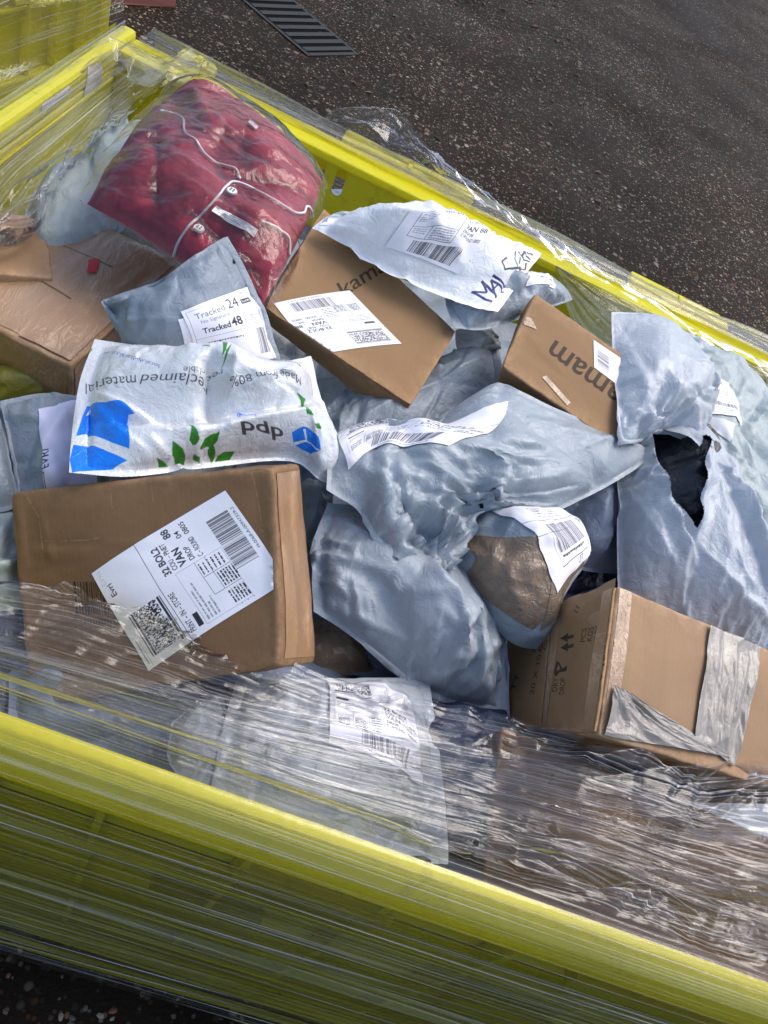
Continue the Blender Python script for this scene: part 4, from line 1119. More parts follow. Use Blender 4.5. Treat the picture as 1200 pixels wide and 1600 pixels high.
# --- the torn bag with the dark thing inside
HOLE = np.array([(1013, 682), (1016, 700), (1027, 722), (1038, 752), (1050, 778), (1061, 802), (1074, 815), (1087, 826), (1092, 800), (1093, 776), (1098, 745), (1101, 712), (1104, 690), (1092, 684), (1087, 702), (1072, 690), (1057, 681), (1040, 676), (1027, 671)], float)
HOLE = spline(np.c_[np.vstack([HOLE, HOLE[:1]]), np.zeros(len(HOLE) + 1)], 70)[:-1, :2]
def inside(p, poly):
    m = np.zeros(len(p), bool)
    for (ax, ay), (bx, by) in zip(poly, np.roll(poly, -1, 0)):
        if ay == by: continue
        m ^= ((ay > p[:, 1]) != (by > p[:, 1])) & (p[:, 0] < (bx - ax) * (p[:, 1] - ay) / (by - ay) + ax)
    return m
def tear(P, F, n):
    pp = proj(P).reshape(-1, 2)
    r = np.random.default_rng(7)
    cen = pp[F].mean(1) + r.normal(0, .1, (len(F), 2))
    cut = inside(cen, HOLE)
    d = np.min(np.linalg.norm(pp[:, None] - HOLE[None], axis=-1), axis=1)
    Q = np.vstack([HOLE, HOLE[:1]]); seg = np.vstack([a + (b - a) * np.linspace(0, 1, 8)[:, None] for a, b in zip(Q[:-1], Q[1:])]) + r.normal(0, .35, (8 * len(HOLE), 2))
    G = pp.reshape(P.shape[0], P.shape[1], 2); gu, gv = np.gradient(G, axis=0).reshape(-1, 2), np.gradient(G, axis=1).reshape(-1, 2)
    Pu, Pv = np.gradient(P, axis=0).reshape(-1, 3), np.gradient(P, axis=1).reshape(-1, 3)
    PF = P.reshape(-1, 3).copy()
    for i in np.where(d < 60)[0]:
        dd = seg - pp[i]; j = np.argmin((dd ** 2).sum(1)); q = dd[j]
        if (q ** 2).sum() > 12: continue
        det = gu[i, 0] * gv[i, 1] - gu[i, 1] * gv[i, 0]
        if abs(det) < .5: continue
        a = (q[0] * gv[i, 1] - q[1] * gv[i, 0]) / det; b = (gu[i, 0] * q[1] - gu[i, 1] * q[0]) / det
        PF[i] += np.clip(a, -1.1, 1.1) * Pu[i] + np.clip(b, -1.1, 1.1) * Pv[i]
    P = PF.reshape(P.shape)
    lift = .011 * np.exp(-(d / 9) ** 2) * (.6 + .4 * np.sin(pp[:, 1] / 9))
    P = P + n * lift.reshape(P.shape[:2])[..., None]
    return P, ~cut
B = bag('mailing_bag', 'pale grey mailing bag torn open at its top, showing black wrapping', 'parcel bag', M['grey4'],
    [[(966, 960, .66), (1060, 1010, .66), (1160, 1060, .66)], [(1260, 1110, .66), (1210, 930, .70), (1165, 810, .72), (1125, 715, .735)],
     [(1108, 655, .745), (1060, 640, .75), (1000, 645, .75)], [(968, 662, .748), (966, 700, .745), (964, 850, .70)]],
    T=.13, ex=.03, exedge=.05, p=.5, marg=.02, seed=131, res=.0022, cut=tear,
    creases=((1010, 735, 1090, 880, .012, -10), (985, 720, 1085, 850, -.006, 12), (1105, 700, 1085, 850, .014, 9), (1070, 840, 1060, 990, .008, -12), (1090, 840, 1180, 980, .008, 12), (970, 760, 1060, 900, .006, 12)))
bag('mailing_bag', 'pale grey mailing bag standing against the yellow far wall, above the torn bag', 'parcel bag', M['grey4'],
    [[(972, 692, .80), (1000, 690, .795), (1030, 674, .785), (1060, 684, .78)], [(1092, 700, .775), (1100, 640, .785)],
     [(1088, 575, .80), (1050, 520, .825), (1010, 492, .84)], [(956, 487, .85), (958, 560, .83), (966, 640, .815)]],
    T=.09, ex=.02, exedge=.03, p=.5, marg=.02, seed=137, res=.0022, creases=((980, 520, 1020, 660, .008, -14), (1040, 540, 1070, 660, .006, 12), (985, 640, 1050, 668, .012, 10)), hot=((1010, 670, 30, .15),))
bag('black_wrapping', 'black plastic wrapping showing through the tear in the pale grey bag', 'wrapping', M['black'],
    [[(1030, 850, .705), (1080, 860, .705)], [(1128, 850, .71), (1122, 760, .732)], [(1112, 668, .757), (1060, 655, .76)], [(1000, 660, .76), (1012, 760, .732)]], T=.09, ex=.06, seed=141, p=.5)

# --- far right bag under the wrap
B = bag('mailing_bag', 'pale green-grey mailing bag with Tracked 48 label, under film beside far rim', 'parcel bag', M['green'],
    [[(1082, 705, .735), (1120, 780, .72), (1180, 840, .70)], [(1240, 880, .69), (1260, 780, .71)], [(1260, 660, .735), (1180, 590, .75), (1120, 540, .76)], [(1055, 512, .765), (1065, 600, .75)]],
    T=.08, ex=.04, seed=151, p=.5)
stick(B, 'shipping_label', [(1158, 665), (1095, 650), (1083, 582), (1138, 600)], mail_label('tracked_label_far', 153, False), .0020, 24, 30)
stick(B, 'paper_strip', [(1092, 652), (1148, 664), (1140, 690), (1100, 672)], label_mat('slip', Canvas(40, 20, (.62, .63, .66, 1)).image('slip')), .0014, 20, 12)

# --- bag under the near wrap
B = bag('mailing_bag', 'wide pale blue-grey mailing bag with VAN label, lying under the near film', 'parcel bag', M['grey4'],
    [[(330, 1230, .70), (430, 1290, .70), (560, 1320, .70)], [(700, 1350, .70), (690, 1200, .67)], [(670, 1060, .62), (560, 1060, .62)], [(370, 1060, .62), (350, 1130, .66)]],
    T=.05, ex=.045, exedge=.06, seed=161, hot=((620, 1290, 60, .10), (380, 1200, 40, .12)))
stick(B, 'shipping_label', [(510, 1068), (634, 1090), (658, 1230), (512, 1165)], courier_label('near_label', 93, full=False), .0020, 40, 50)
bag('mailing_bag', 'crumpled grey bag end under the near film beside the carton', 'parcel bag', M['grey'],
    [[(280, 1215, .69), (330, 1240, .69)], [(395, 1235, .69), (372, 1160, .66)], [(345, 1085, .63), (310, 1095, .63)], [(268, 1130, .65), (262, 1180, .67)]], T=.04, ex=.10, seed=171, res=.002)
bag('mailing_bag', 'dark navy plastic bag under the near film beside the VAN label', 'parcel bag', M['navy'],
    [[(640, 1250, .67), (720, 1280, .67)], [(840, 1310, .68), (820, 1200, .65)], [(790, 1110, .62), (720, 1100, .61)], [(640, 1090, .61), (630, 1170, .64)]], T=.04, ex=.05, seed=181)

# --- left group
B = bag('mailing_bag', 'grey mailing bag with lilac EVRI sheet, upright behind the large brown carton', 'parcel bag', M['grey3'],
    [[(30, 790, .64), (90, 800, .64)], [(160, 790, .645), (150, 700, .665)], [(140, 622, .675), (70, 614, .675)], [(0, 627, .67), (18, 710, .655)]], T=.05, ex=.03, seed=191, exedge=.05)
c = Canvas(150, 240, (.66, .66, .84, 1), 2, 2.0); c.text('EVRI', (7, 92), (0, -1), 13, INK, fit=26, bold=.01); c.frame(-20, 94, 22, 40, 1, INK)
stick(B, 'paper_sheet', [(61, 641), (140, 640), (150, 775), (72, 775)], label_mat('lilac_sheet', c.image('lilac_sheet')), .0020, 30, 40)
bag('mailing_bag', 'narrow grey mailing bag edge beside the EVRI bag', 'parcel bag', M['grey3'],
    [[(-60, 800, .64), (0, 800, .64)], [(32, 790, .645), (14, 710, .655)], [(2, 632, .66), (-20, 628, .66)], [(-80, 640, .66), (-80, 720, .65)]], T=.05, ex=.03, seed=201)
bag('mailing_bag', 'pale green-grey mailing bag low down against the large brown carton', 'parcel bag', M['green'],
    [[(-60, 960, .60), (0, 955, .60)], [(60, 950, .60), (46, 870, .615)], [(26, 790, .63), (-10, 785, .63)], [(-70, 790, .63), (-70, 880, .61)]], T=.05, ex=.03, seed=211)
bag('mailing_bag', 'olive yellow plastic bag tucked under the taped carton', 'parcel bag', M['olive'],
    [[(-30, 640, .60), (60, 640, .60)], [(160, 640, .60), (150, 600, .61)], [(120, 560, .63), (40, 560, .63)], [(-40, 560, .63), (-40, 600, .625)]], T=.04, ex=.05, seed=221)
bag('mailing_bag', 'grey-green mailing bag against the left wall, under loose film behind the red garment', 'parcel bag', M['green'],
    [[(40, 372, .70), (90, 395, .70), (150, 390, .70)], [(225, 330, .72), (245, 260, .73)], [(240, 185, .735), (190, 195, .72), (130, 240, .70)], [(60, 290, .69), (40, 330, .69)]], T=.07, ex=.03, seed=231, p=.5)

# --- layer of parcels under the ones on top
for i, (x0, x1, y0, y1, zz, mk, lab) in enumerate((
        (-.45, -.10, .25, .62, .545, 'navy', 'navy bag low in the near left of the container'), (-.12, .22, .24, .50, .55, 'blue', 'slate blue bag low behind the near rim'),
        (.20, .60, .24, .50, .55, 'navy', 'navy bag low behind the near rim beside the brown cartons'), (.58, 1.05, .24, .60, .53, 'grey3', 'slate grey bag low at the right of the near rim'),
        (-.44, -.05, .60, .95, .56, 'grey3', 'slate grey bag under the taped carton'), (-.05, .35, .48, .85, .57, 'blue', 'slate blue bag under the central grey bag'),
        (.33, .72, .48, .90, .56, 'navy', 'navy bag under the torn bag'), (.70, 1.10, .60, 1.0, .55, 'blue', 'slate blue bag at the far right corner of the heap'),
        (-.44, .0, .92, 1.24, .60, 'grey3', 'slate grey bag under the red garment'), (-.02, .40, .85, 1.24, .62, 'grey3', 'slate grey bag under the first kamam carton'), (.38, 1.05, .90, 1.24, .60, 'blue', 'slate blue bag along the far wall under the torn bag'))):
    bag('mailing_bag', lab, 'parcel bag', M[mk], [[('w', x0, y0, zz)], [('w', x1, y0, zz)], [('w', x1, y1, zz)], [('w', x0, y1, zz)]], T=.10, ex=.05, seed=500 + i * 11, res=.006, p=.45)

# --- deeper bags that close the gaps between the parcels
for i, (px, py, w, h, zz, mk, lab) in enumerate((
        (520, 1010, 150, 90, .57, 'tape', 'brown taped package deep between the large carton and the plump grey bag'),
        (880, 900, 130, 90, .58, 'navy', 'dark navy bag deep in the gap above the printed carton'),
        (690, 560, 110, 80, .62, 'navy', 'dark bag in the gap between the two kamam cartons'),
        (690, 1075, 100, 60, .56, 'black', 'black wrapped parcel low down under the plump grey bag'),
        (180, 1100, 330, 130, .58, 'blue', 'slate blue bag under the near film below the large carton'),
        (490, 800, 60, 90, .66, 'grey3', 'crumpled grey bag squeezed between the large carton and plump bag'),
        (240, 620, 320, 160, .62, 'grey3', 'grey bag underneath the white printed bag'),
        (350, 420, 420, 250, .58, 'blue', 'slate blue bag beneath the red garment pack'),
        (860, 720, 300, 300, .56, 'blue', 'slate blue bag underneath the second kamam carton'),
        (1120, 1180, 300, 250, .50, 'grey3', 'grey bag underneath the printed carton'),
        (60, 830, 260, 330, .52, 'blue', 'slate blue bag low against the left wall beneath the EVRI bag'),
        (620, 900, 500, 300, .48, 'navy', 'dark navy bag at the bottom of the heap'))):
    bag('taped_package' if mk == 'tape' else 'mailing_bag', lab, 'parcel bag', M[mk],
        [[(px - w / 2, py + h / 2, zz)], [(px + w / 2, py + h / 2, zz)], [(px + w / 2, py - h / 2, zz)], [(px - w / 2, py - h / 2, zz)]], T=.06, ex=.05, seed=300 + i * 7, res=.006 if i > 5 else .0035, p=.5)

# ------------------------------------------------------------------ parcels: cardboard cartons
FACES = {'+x': (0, 1, (1, 2)), '-x': (0, -1, (1, 2)), '+y': (1, 1, (0, 2)), '-y': (1, -1, (0, 2)), '+z': (2, 1, (0, 1)), '-z': (2, -1, (0, 1))}
def tri(C, q):                            # q in -1..1 ^3 -> world, C[2][2][2]
    a = (q + 1) / 2
    out = 0
    for i in (0, 1):
        for j in (0, 1):
            for k in (0, 1):
                w = (a[..., 0] if i else 1 - a[..., 0]) * (a[..., 1] if j else 1 - a[..., 1]) * (a[..., 2] if k else 1 - a[..., 2])
                out = out + w[..., None] * C[i, j, k]
    return out
def corners(c, Q, d, obs):
    C = np.zeros((2, 2, 2, 3)); c, Q, d = np.array(c), np.array(Q), np.array(d)
    for i in (0, 1):
        for j in (0, 1):
            for k in (0, 1): C[i, j, k] = c + Q @ (np.array([2 * i - 1, 2 * j - 1, 2 * k - 1]) * d / 2)
    for sx, sy, sz, px, py in obs:        # the cartons are a little crushed: seen corners go where they are seen
        i, j, k = [(s + 1) // 2 for s in (sx, sy, sz)]
        dep = ((C[i, j, k] - CAMP) @ AX)[2]
        C[i, j, k] = CAMP + ray(px, py) * dep / FOC
    return C
def hexa(C, lo, hi):
    D = np.zeros((2, 2, 2, 3)); lo, hi = np.array(lo, float), np.array(hi, float)
    for i in (0, 1):
        for j in (0, 1):
            for k in (0, 1): D[i, j, k] = tri(C, np.array([(hi if i else lo)[0], (hi if j else lo)[1], (hi if k else lo)[2]]))
    return D
def carton_mesh(C, r=.004, N=26, dent=.002, seed=1, dents=(), only=None):
    d = np.array([np.linalg.norm(C[1, 0, 0] - C[0, 0, 0]), np.linalg.norm(C[0, 1, 0] - C[0, 0, 0]), np.linalg.norm(C[0, 0, 1] - C[0, 0, 0])])
    Vs, Fs, UV, FM, ED, grids = [], [], [], [], [], {}
    base = 0
    for fi, (f, (ax, s, (a, b))) in enumerate(FACES.items()):
        ts = []
        for q in (a, b):
            h = d[q] / 2; rr = min(r, h * .45)
            e = np.array([0, .4, .75, 1]) * rr
            n_ = max(3, int(N * min(1, d[q] / .1))) if d[q] > .02 else 3
            ts.append(np.r_[-h + e, np.linspace(-h + rr, h - rr, n_ + 2)[1:-1], (h - e)[::-1]])
        A, Bq = np.meshgrid(ts[0], ts[1], indexing='ij')
        p = np.zeros(A.shape + (3,)); p[..., a] = A; p[..., b] = Bq; p[..., ax] = s * d[ax] / 2
        rr = np.minimum(r, d / 2 * .45)
        q = np.clip(p, -d / 2 + rr, d / 2 - rr); o = p - q
        ln = np.linalg.norm(o, axis=-1, keepdims=True)
        p = q + o / np.maximum(ln, 1e-9) * np.minimum(rr.min(), ln)
        P = tri(C, p / (d / 2))
        ea = np.minimum(d[a] / 2 - np.abs(A), d[b] / 2 - np.abs(Bq))
        n = gnormals(P)
        if n[len(ts[0]) // 2, len(ts[1]) // 2] @ (P.mean((0, 1)) - C.reshape(8, 3).mean(0)) < 0: n = -n
        fade = np.clip(ea / .02, 0, 1)
        nu, nv = A.shape
        h = dent * grf(nu, nv, nu / 6, nv / 6, seed * 7 + fi) * fade
        if min(nu, nv) > 12: h = h + fade * (tin(nu, nv, 14, seed * 7 + fi, 3.0, seed) * dent * .35 + tin(nu, nv, 60, seed * 5 + fi, 3.0, seed + 1) * dent * .18)
        pix = proj(P)
        for (ff, x0, y0, x1, y1, amp, wd) in dents:
            if ff != f: continue
            dd = np.array([x1 - x0, y1 - y0], float); L = np.linalg.norm(dd); dd /= L
            sg = (pix[..., 0] - x0) * dd[0] + (pix[..., 1] - y0) * dd[1]; w = -(pix[..., 0] - x0) * dd[1] + (pix[..., 1] - y0) * dd[0]
            h = h + amp * np.clip(np.minimum(sg, L - sg) / (L * .2) + .3, 0, 1) * np.exp(-np.abs(w) / wd)
        # crushed edges
        P = P + n * h[..., None]
        ctr = C.reshape(8, 3).mean(0)                    # soft crushed corners and wavering edges, the same from every face
        for ci, cc in enumerate(C.reshape(8, 3)):
            rr_ = np.random.default_rng(seed * 31 + ci); dd_ = np.linalg.norm(P - cc, axis=-1)
            P = P + ((ctr - cc) / np.linalg.norm(ctr - cc) * rr_.uniform(.0, 2.2) * dent)[None, None] * np.exp(-(dd_ / .012) ** 2)[..., None]
        P = P + dent * .45 * np.sin(P[..., [1, 2, 0]] * 190 + seed) * np.sin(P[..., [2, 0, 1]] * 83 + 1.3 * seed) * np.exp(-np.maximum(ea, 0) / .008)[..., None]
        grids[f] = dict(P=P, n=n[nu // 2, nv // 2], nu=nu, nv=nv)
        Fq = gridfaces(nu, nv, base)
        nf = np.cross(P[1, 0] - P[0, 0], P[0, 1] - P[0, 0])
        if np.cross(P[nu // 2 + 1, nv // 2] - P[nu // 2, nv // 2], P[nu // 2, nv // 2 + 1] - P[nu // 2, nv // 2]) @ n[nu // 2, nv // 2] < 0: Fq = Fq[:, ::-1]
        Vs.append(P.reshape(-1, 3)); Fs.append(Fq); base += nu * nv
        UV.append(np.stack([(A / d[a] + .5), (Bq / d[b] + .5)], -1).reshape(-1, 2))
        ED.append(np.exp(-np.maximum(ea, 0) / .008).ravel()); FM += [fi] * len(Fq)
    return np.vstack(Vs), np.vstack(Fs), np.vstack(UV), np.array(FM), np.concatenate(ED), grids, d
def carton(nm, C, m, parent, r=.004, dent=.002, seed=1, dents=(), prints=None, N=26):
    V, F, UV, FM, ED, G, d = carton_mesh(C, r, N, dent, seed, dents)
    mats = [m]; fm = np.zeros(len(F), int)
    names = list(FACES)
    o = part(nm, V, F, mats, parent, uv=UV, fm=fm)
    a = o.data.attributes.new('edge', 'FLOAT', 'POINT'); a.data.foreach_set('value', ED.astype(np.float32))
    for f in G:
        G[f]['o'] = o; G[f]['d'] = d
        G[f]['uvat'] = make_uvat(G[f])
    def setprint(f, mm_):
        o.data.materials.append(mm_)
        idx = fm.copy(); o.data.polygons.foreach_get('material_index', idx)
        idx[FM == names.index(f)] = len(o.data.materials) - 1
        o.data.polygons.foreach_set('material_index', idx.astype(np.int32))
    return o, G, setprint
def make_uvat(g):
    P = g['P']; nu, nv = P.shape[:2]
    k = [P[0, 0], P[-1, 0], P[-1, -1], P[0, -1]]
    pk = proj(np.array(k))
    A, b = [], []
    for (x, y), (u, v) in zip(pk, ((0, 0), (1, 0), (1, 1), (0, 1))):
        A += [[x, y, 1, 0, 0, 0, -u * x, -u * y], [0, 0, 0, x, y, 1, -v * x, -v * y]]; b += [u, v]
    h = np.linalg.solve(np.array(A), np.array(b))
    def f(px, py):
        w = h[6] * px + h[7] * py + 1
        return np.array([(h[0] * px + h[1] * py + h[2]) / w, (h[3] * px + h[4] * py + h[5]) / w])
    return f
def nuni(g):                               # resample a face grid evenly in u, v so that stick() can use it
    P = g['P']; C = [P[0, 0], P[-1, 0], P[-1, -1], P[0, -1]]
    nu = nv = 60
    u, v = np.meshgrid(np.linspace(0, 1, nu), np.linspace(0, 1, nv), indexing='ij')
    S = (1 - u)[..., None] * (1 - v)[..., None] * C[0] + u[..., None] * (1 - v)[..., None] * C[1] + u[..., None] * v[..., None] * C[2] + (1 - u)[..., None] * v[..., None] * C[3]
    kd = kdtree.KDTree(P.shape[0] * P.shape[1]); n = g['n']
    flat = P.reshape(-1, 3); par = flat - np.outer(flat @ n, n)
    for i, q in enumerate(par): kd.insert(q, i)
    kd.balance()
    Q = S.copy()
    for i in range(nu):
        for j in range(nv):
            s = S[i, j]; r = kd.find_n(s - (s @ n) * n, 3)
            w = np.array([1 / (x[2] + 1e-4) for x in r]); w /= w.sum()
            hh = sum(wi * ((flat[x[1]] - s) @ n) for wi, x in zip(w, r))
            Q[i, j] = s + n * hh
    r = dict(g); r.update(P=Q, nu=nu, nv=nv)
    return r
def face_canvas(g, w, h):
    c = Canvas(w, h, (0, 0, 0, 0), 2)
    f = g['uvat']
    return c, (lambda px, py: f(px, py) * [w, -h] + [0, h])
def print_on(c, m, s, o, e, up, col, bold=0):
    a, b, h = m(*o), m(*e), m(*up)
    c.text(s, a, b - a, 1.0, col, up=h - a, fit=np.linalg.norm(b - a), bold=bold)
def thing_box(nm, C, label):
    p = C.reshape(8, 3)
    return empty(nm, (p[:, 0].mean(), p[:, 1].mean(), p[:, 2].min()), label, 'carton')
CLEAR = None
def clear_tape_mat(name, col, fac=.35, rough=.18):
    m, n, l, p = mat(name)
    n.remove(p); co = obco(n)
    tr = n.new('ShaderNodeBsdfTransparent'); tr.inputs[0].default_value = (.985, .98, .97, 1)
    gl = n.new('ShaderNodeBsdfGlossy'); gl.inputs['Roughness'].default_value = rough
    df = n.new('ShaderNodeBsdfDiffuse'); df.inputs[0].default_value = (*col, 1)
    h = math_(n, l, 'ADD', noise(n, l, co, 50, 5, .6), noise(n, l, uvco(n), 1, 4, .6, vec=(2, 30, 1)))
    nm = bump(n, l, h, .6, .004); l.new(nm, gl.inputs['Normal'])
    rr = ramp(n, [(.45, (0, 0, 0)), (.62, (1, 1, 1))]); l.new(noise(n, l, co, 45, 5, .65), rr.inputs[0])
    a = n.new('ShaderNodeMixShader'); l.new(math_(n, l, 'ADD', math_(n, l, 'MULTIPLY', rr.outputs[0], fac * .8), fac * .5, True), a.inputs[0]); l.new(tr.outputs[0], a.inputs[1]); l.new(df.outputs[0], a.inputs[2])
    fr = n.new('ShaderNodeFresnel'); fr.inputs[0].default_value = 1.5; l.new(nm, fr.inputs['Normal'])
    b = n.new('ShaderNodeMixShader'); l.new(math_(n, l, 'MULTIPLY', fr.outputs[0], 1.1, True), b.inputs[0]); l.new(a.outputs[0], b.inputs[1]); l.new(gl.outputs[0], b.inputs[2])
    l.new(b.outputs[0], n['Material Output'].inputs[0])
    return m
def stuck_tape(name, under, rough=.22, crink=.5):      # tape pulled tight on the board: what lies under it, with a wrinkled gloss
    m, n, l, q = mat(name); co = obco(n)
    st = noise(n, l, co, 1, 5, .65, .8, vec=(70, 25, 45))
    rg = math_(n, l, 'ABSOLUTE', math_(n, l, 'SUBTRACT', st, .5))
    wr = ramp(n, [(.0, (1, 1, 1)), (.035, (0, 0, 0))]); l.new(rg, wr.inputs[0])
    ptc = ramp(n, [(.5, (0, 0, 0)), (.6, (1, 1, 1))]); l.new(noise(n, l, co, 14, 3), ptc.inputs[0])
    c = mixc(n, l, noise(n, l, co, 14, 5, .6), tuple(x * .85 for x in under), tuple(min(1, x * 1.12) for x in under))
    c = mixc(n, l, math_(n, l, 'MULTIPLY', math_(n, l, 'MULTIPLY', wr.outputs[0], ptc.outputs[0]), .55), c, tuple(min(1, x * 1.5 + .12) for x in under))
    l.new(c, q.inputs['Base Color']); q.inputs['Roughness'].default_value = .5
    q.inputs['Coat Weight'].default_value = 1.0; q.inputs['Coat Roughness'].default_value = rough
    nm = bump(n, l, rg, crink, .006); nm = bump(n, l, noise(n, l, co, 90, 4), crink * .5, .002, nm)
    l.new(nm, q.inputs['Normal']); l.new(nm, q.inputs['Coat Normal'])
    return m
M['clear'] = stuck_tape('clear_parcel_tape', (.33, .195, .098))
M['buff'] = stuck_tape('aged_parcel_tape', (.36, .20, .09), .28, .35)
M['grey_tape'] = stuck_tape('wrinkled_clear_tape', (.22, .19, .16), .26, .3)
CK = (.018, .014, .012, 1)

# large carton with the courier label
Ca = corners([-0.056, 0.442, 0.67], [[0.823, -0.474, -0.314], [0.168, 0.731, -0.661], [0.543, 0.491, 0.681]], [.262, .201, .101],
             [(-1, 1, 1, 12, 766), (1, 1, 1, 430, 728), (1, -1, 1, 440, 1042), (-1, -1, 1, 46, 1108), (1, 1, -1, 470, 722), (1, -1, -1, 497, 1036)])
t = thing_box('carton', Ca, 'large brown carton leaning in front with big white courier label, scuffed corners')
o, G, sp = carton('carton_body', Ca, M['card2'], t, r=.006, dent=.0018, seed=3, N=60, dents=(('+z', 30, 790, 38, 890, .0022, 3), ('+z', 60, 780, 84, 880, .0018, 3), ('+z', 50, 850, 180, 850, -.0014, 4), ('+z', 400, 735, 425, 1030, -.0016, 8), ('+z', 150, 850, 250, 845, .0012, 3), ('+z', 432, 740, 446, 1030, .002, 6)))
c, m = face_canvas(G['+z'], 560, 430)
rr = np.random.default_rng(5); x = 132
while x < 215:
    w = rr.choice([1.6, 2.6, 4]); c.poly([m(x, 913), m(x + w, 913), m(x + w + 3, 962), m(x + 3, 962)], CK); x += w + rr.choice([1.5, 2.5])
for k in range(14): c.poly([m(148 + k * 4.6, 968), m(151 + k * 4.6, 968), m(151.5 + k * 4.6, 976), m(148.6 + k * 4.6, 976)], (.05, .04, .03, 1))
def scuff(c, m, pts, w, col):
    for a, b in zip(pts[:-1], pts[1:]):
        A, Bq = m(*a), m(*b); d = Bq - A; L = np.linalg.norm(d); nn = np.array([-d[1], d[0]]) / L
        k = max(2, int(L / 5)); r_ = np.random.default_rng(int(a[0] + a[1]))
        for i in range(k):
            s0, s1 = A + d * i / k, A + d * (i + 1) / k; j0, j1 = r_.uniform(.3, 1, 2) * w * 1.5
            if r_.random() < .8: c.poly([s0 - nn * j0, s1 - nn * j1, s1 + nn * j1, s0 + nn * j0], col)
lt = (.33, .205, .11, .8)
scuff(c, m, [(22, 788), (30, 840), (38, 884), (20, 880)], 1.3, lt); scuff(c, m, [(57, 783), (78, 815), (82, 866)], 1.1, lt); scuff(c, m, [(82, 852), (155, 850), (176, 846)], .8, lt)
scuff(c, m, [(392, 740), (402, 800), (408, 850)], .8, lt); scuff(c, m, [(428, 735), (436, 900), (440, 1035)], 1.8, lt); scuff(c, m, [(14, 770), (200, 750), (420, 732)], 1.2, lt); scuff(c, m, [(188, 740), (196, 800)], .6, lt); scuff(c, m, [(250, 744), (256, 790)], .5, lt)
scuff(c, m, [(46, 1020), (50, 1100), (150, 1090)], 1.2, lt)
sp('+z', card_mat('dark_cardboard_print', (.185, .105, .05), c.image('carton_barcode')))
gz = nuni(G['+z'])
stick(gz, 'shipping_label', [(248, 1047), (161, 900), (361, 767), (449, 912)], courier_label('courier_label', 3), .0009, 30, 40, 0)
gx = nuni(G['+x'])
stick(gx, 'tape_strip', [(.02, .08), (.98, .08), (.98, .92), (.02, .92)], M['buff'], .0007, 20, 40, 0, pixel=False)
# carton bound in clear tape
Cd = corners([-0.305, 0.773, 0.669], [[0.992, 0.121, -0.032], [-0.123, 0.988, -0.093], [0.021, 0.096, 0.995]], [.134, .237, .062],
             [(-1, 1, 1, 128, 333), (1, 1, 1, 283, 410), (1, -1, 1, 112, 573), (1, -1, -1, 110, 636)])
Cd[0, :, :] += (Cd[0, :, :] - Cd[1, :, :]) * .35
Cd[0, 1, :] = Cd[1, 1, :] + (Cd[0, 1, :] - Cd[1, 1, :]) * (1 / 1.35)
t = thing_box('carton', Cd, 'flat brown carton wound in clear wrinkled tape with small red sticker')
o, G, sp = carton('carton_body', Cd, M['card3'], t, r=.004, dent=.0018, seed=5, N=40, dents=(('+z', 150, 480, 230, 420, .002, 4),))
gz = nuni(G['+z'])
for k, q in enumerate(([(.0, .02), (1, .02), (1, .36), (0, .40)], [(.0, .42), (1, .36), (1, .7), (0, .72)], [(.0, .70), (1, .72), (1, .98), (0, .98)], [(.62, .01), (.98, .01), (.98, .99), (.66, .99)])):
    stick(gz, 'clear_tape', q, M['clear'], .0008 + .0006 * k, 40, 40, 0, pixel=False)
stick(gz, 'red_sticker', [(147, 407), (163, 406), (160, 424), (145, 425)], M['red_tag'], .0036, 8, 8, 0)
stick(nuni(G['+x']), 'clear_tape', [(.01, .06), (.99, .06), (.99, .94), (.01, .94)], M['clear'], .0008, 40, 12, 0, pixel=False)
stick(nuni(G['-y']), 'clear_tape', [(.01, .06), (.99, .06), (.99, .94), (.01, .94)], M['clear'], .0008, 40, 12, 0, pixel=False)

# first kamam carton
Cf = corners([0.025, 0.844, 0.772], [[0.966, 0.126, 0.226], [-0.031, 0.924, -0.38], [-0.257, 0.36, 0.897]], [.226, .15, .036],
             [(-1, -1, 1, 412, 480), (1, -1, 1, 642, 634), (1, 1, 1, 713, 519), (-1, 1, 1, 505, 325), (1, -1, -1, 620, 665)])
t = thing_box('carton', Cf, 'flat kamam carton with white label, lying under the white marked bag')
o, G, sp = carton('carton_body', hexa(Cf, (-1, -1, -1), (1, 1, .86)), M['card'], t, r=.0025, dent=.0008, seed=7)
lid, GL, spl = carton('lid', hexa(Cf, (-1.0, -1.012, .90), (1.0, 1.0, 1.06)), M['card'], t, r=.0012, dent=.0006, seed=8)
c, m = face_canvas(GL['+z'], 560, 400)
print_on(c, m, 'kamam', (545, 477), (640, 418), (526, 447), CK, .01)
spl('+z', card_mat('kamam_print', (.30, .175, .082), c.image('kamam_print')))
gz = nuni(GL['+z'])
c_ = courier_label('kamam_label', 12, full=False)
stick(gz, 'shipping_label', [(634, 545), (505, 562), (428, 476), (555, 466)], c_, .0009, 30, 40, 0)
bar('paper_flap', (-.011, -.02, 0), (.011, .02, .0006), M['paper'], t, 0, lambda v: gz['P'][58, 8] * 0 + tri(Cf, np.array([.9, -1.03, .2])) + np.array([v[0] * .4, v[2], v[1] * .4]))
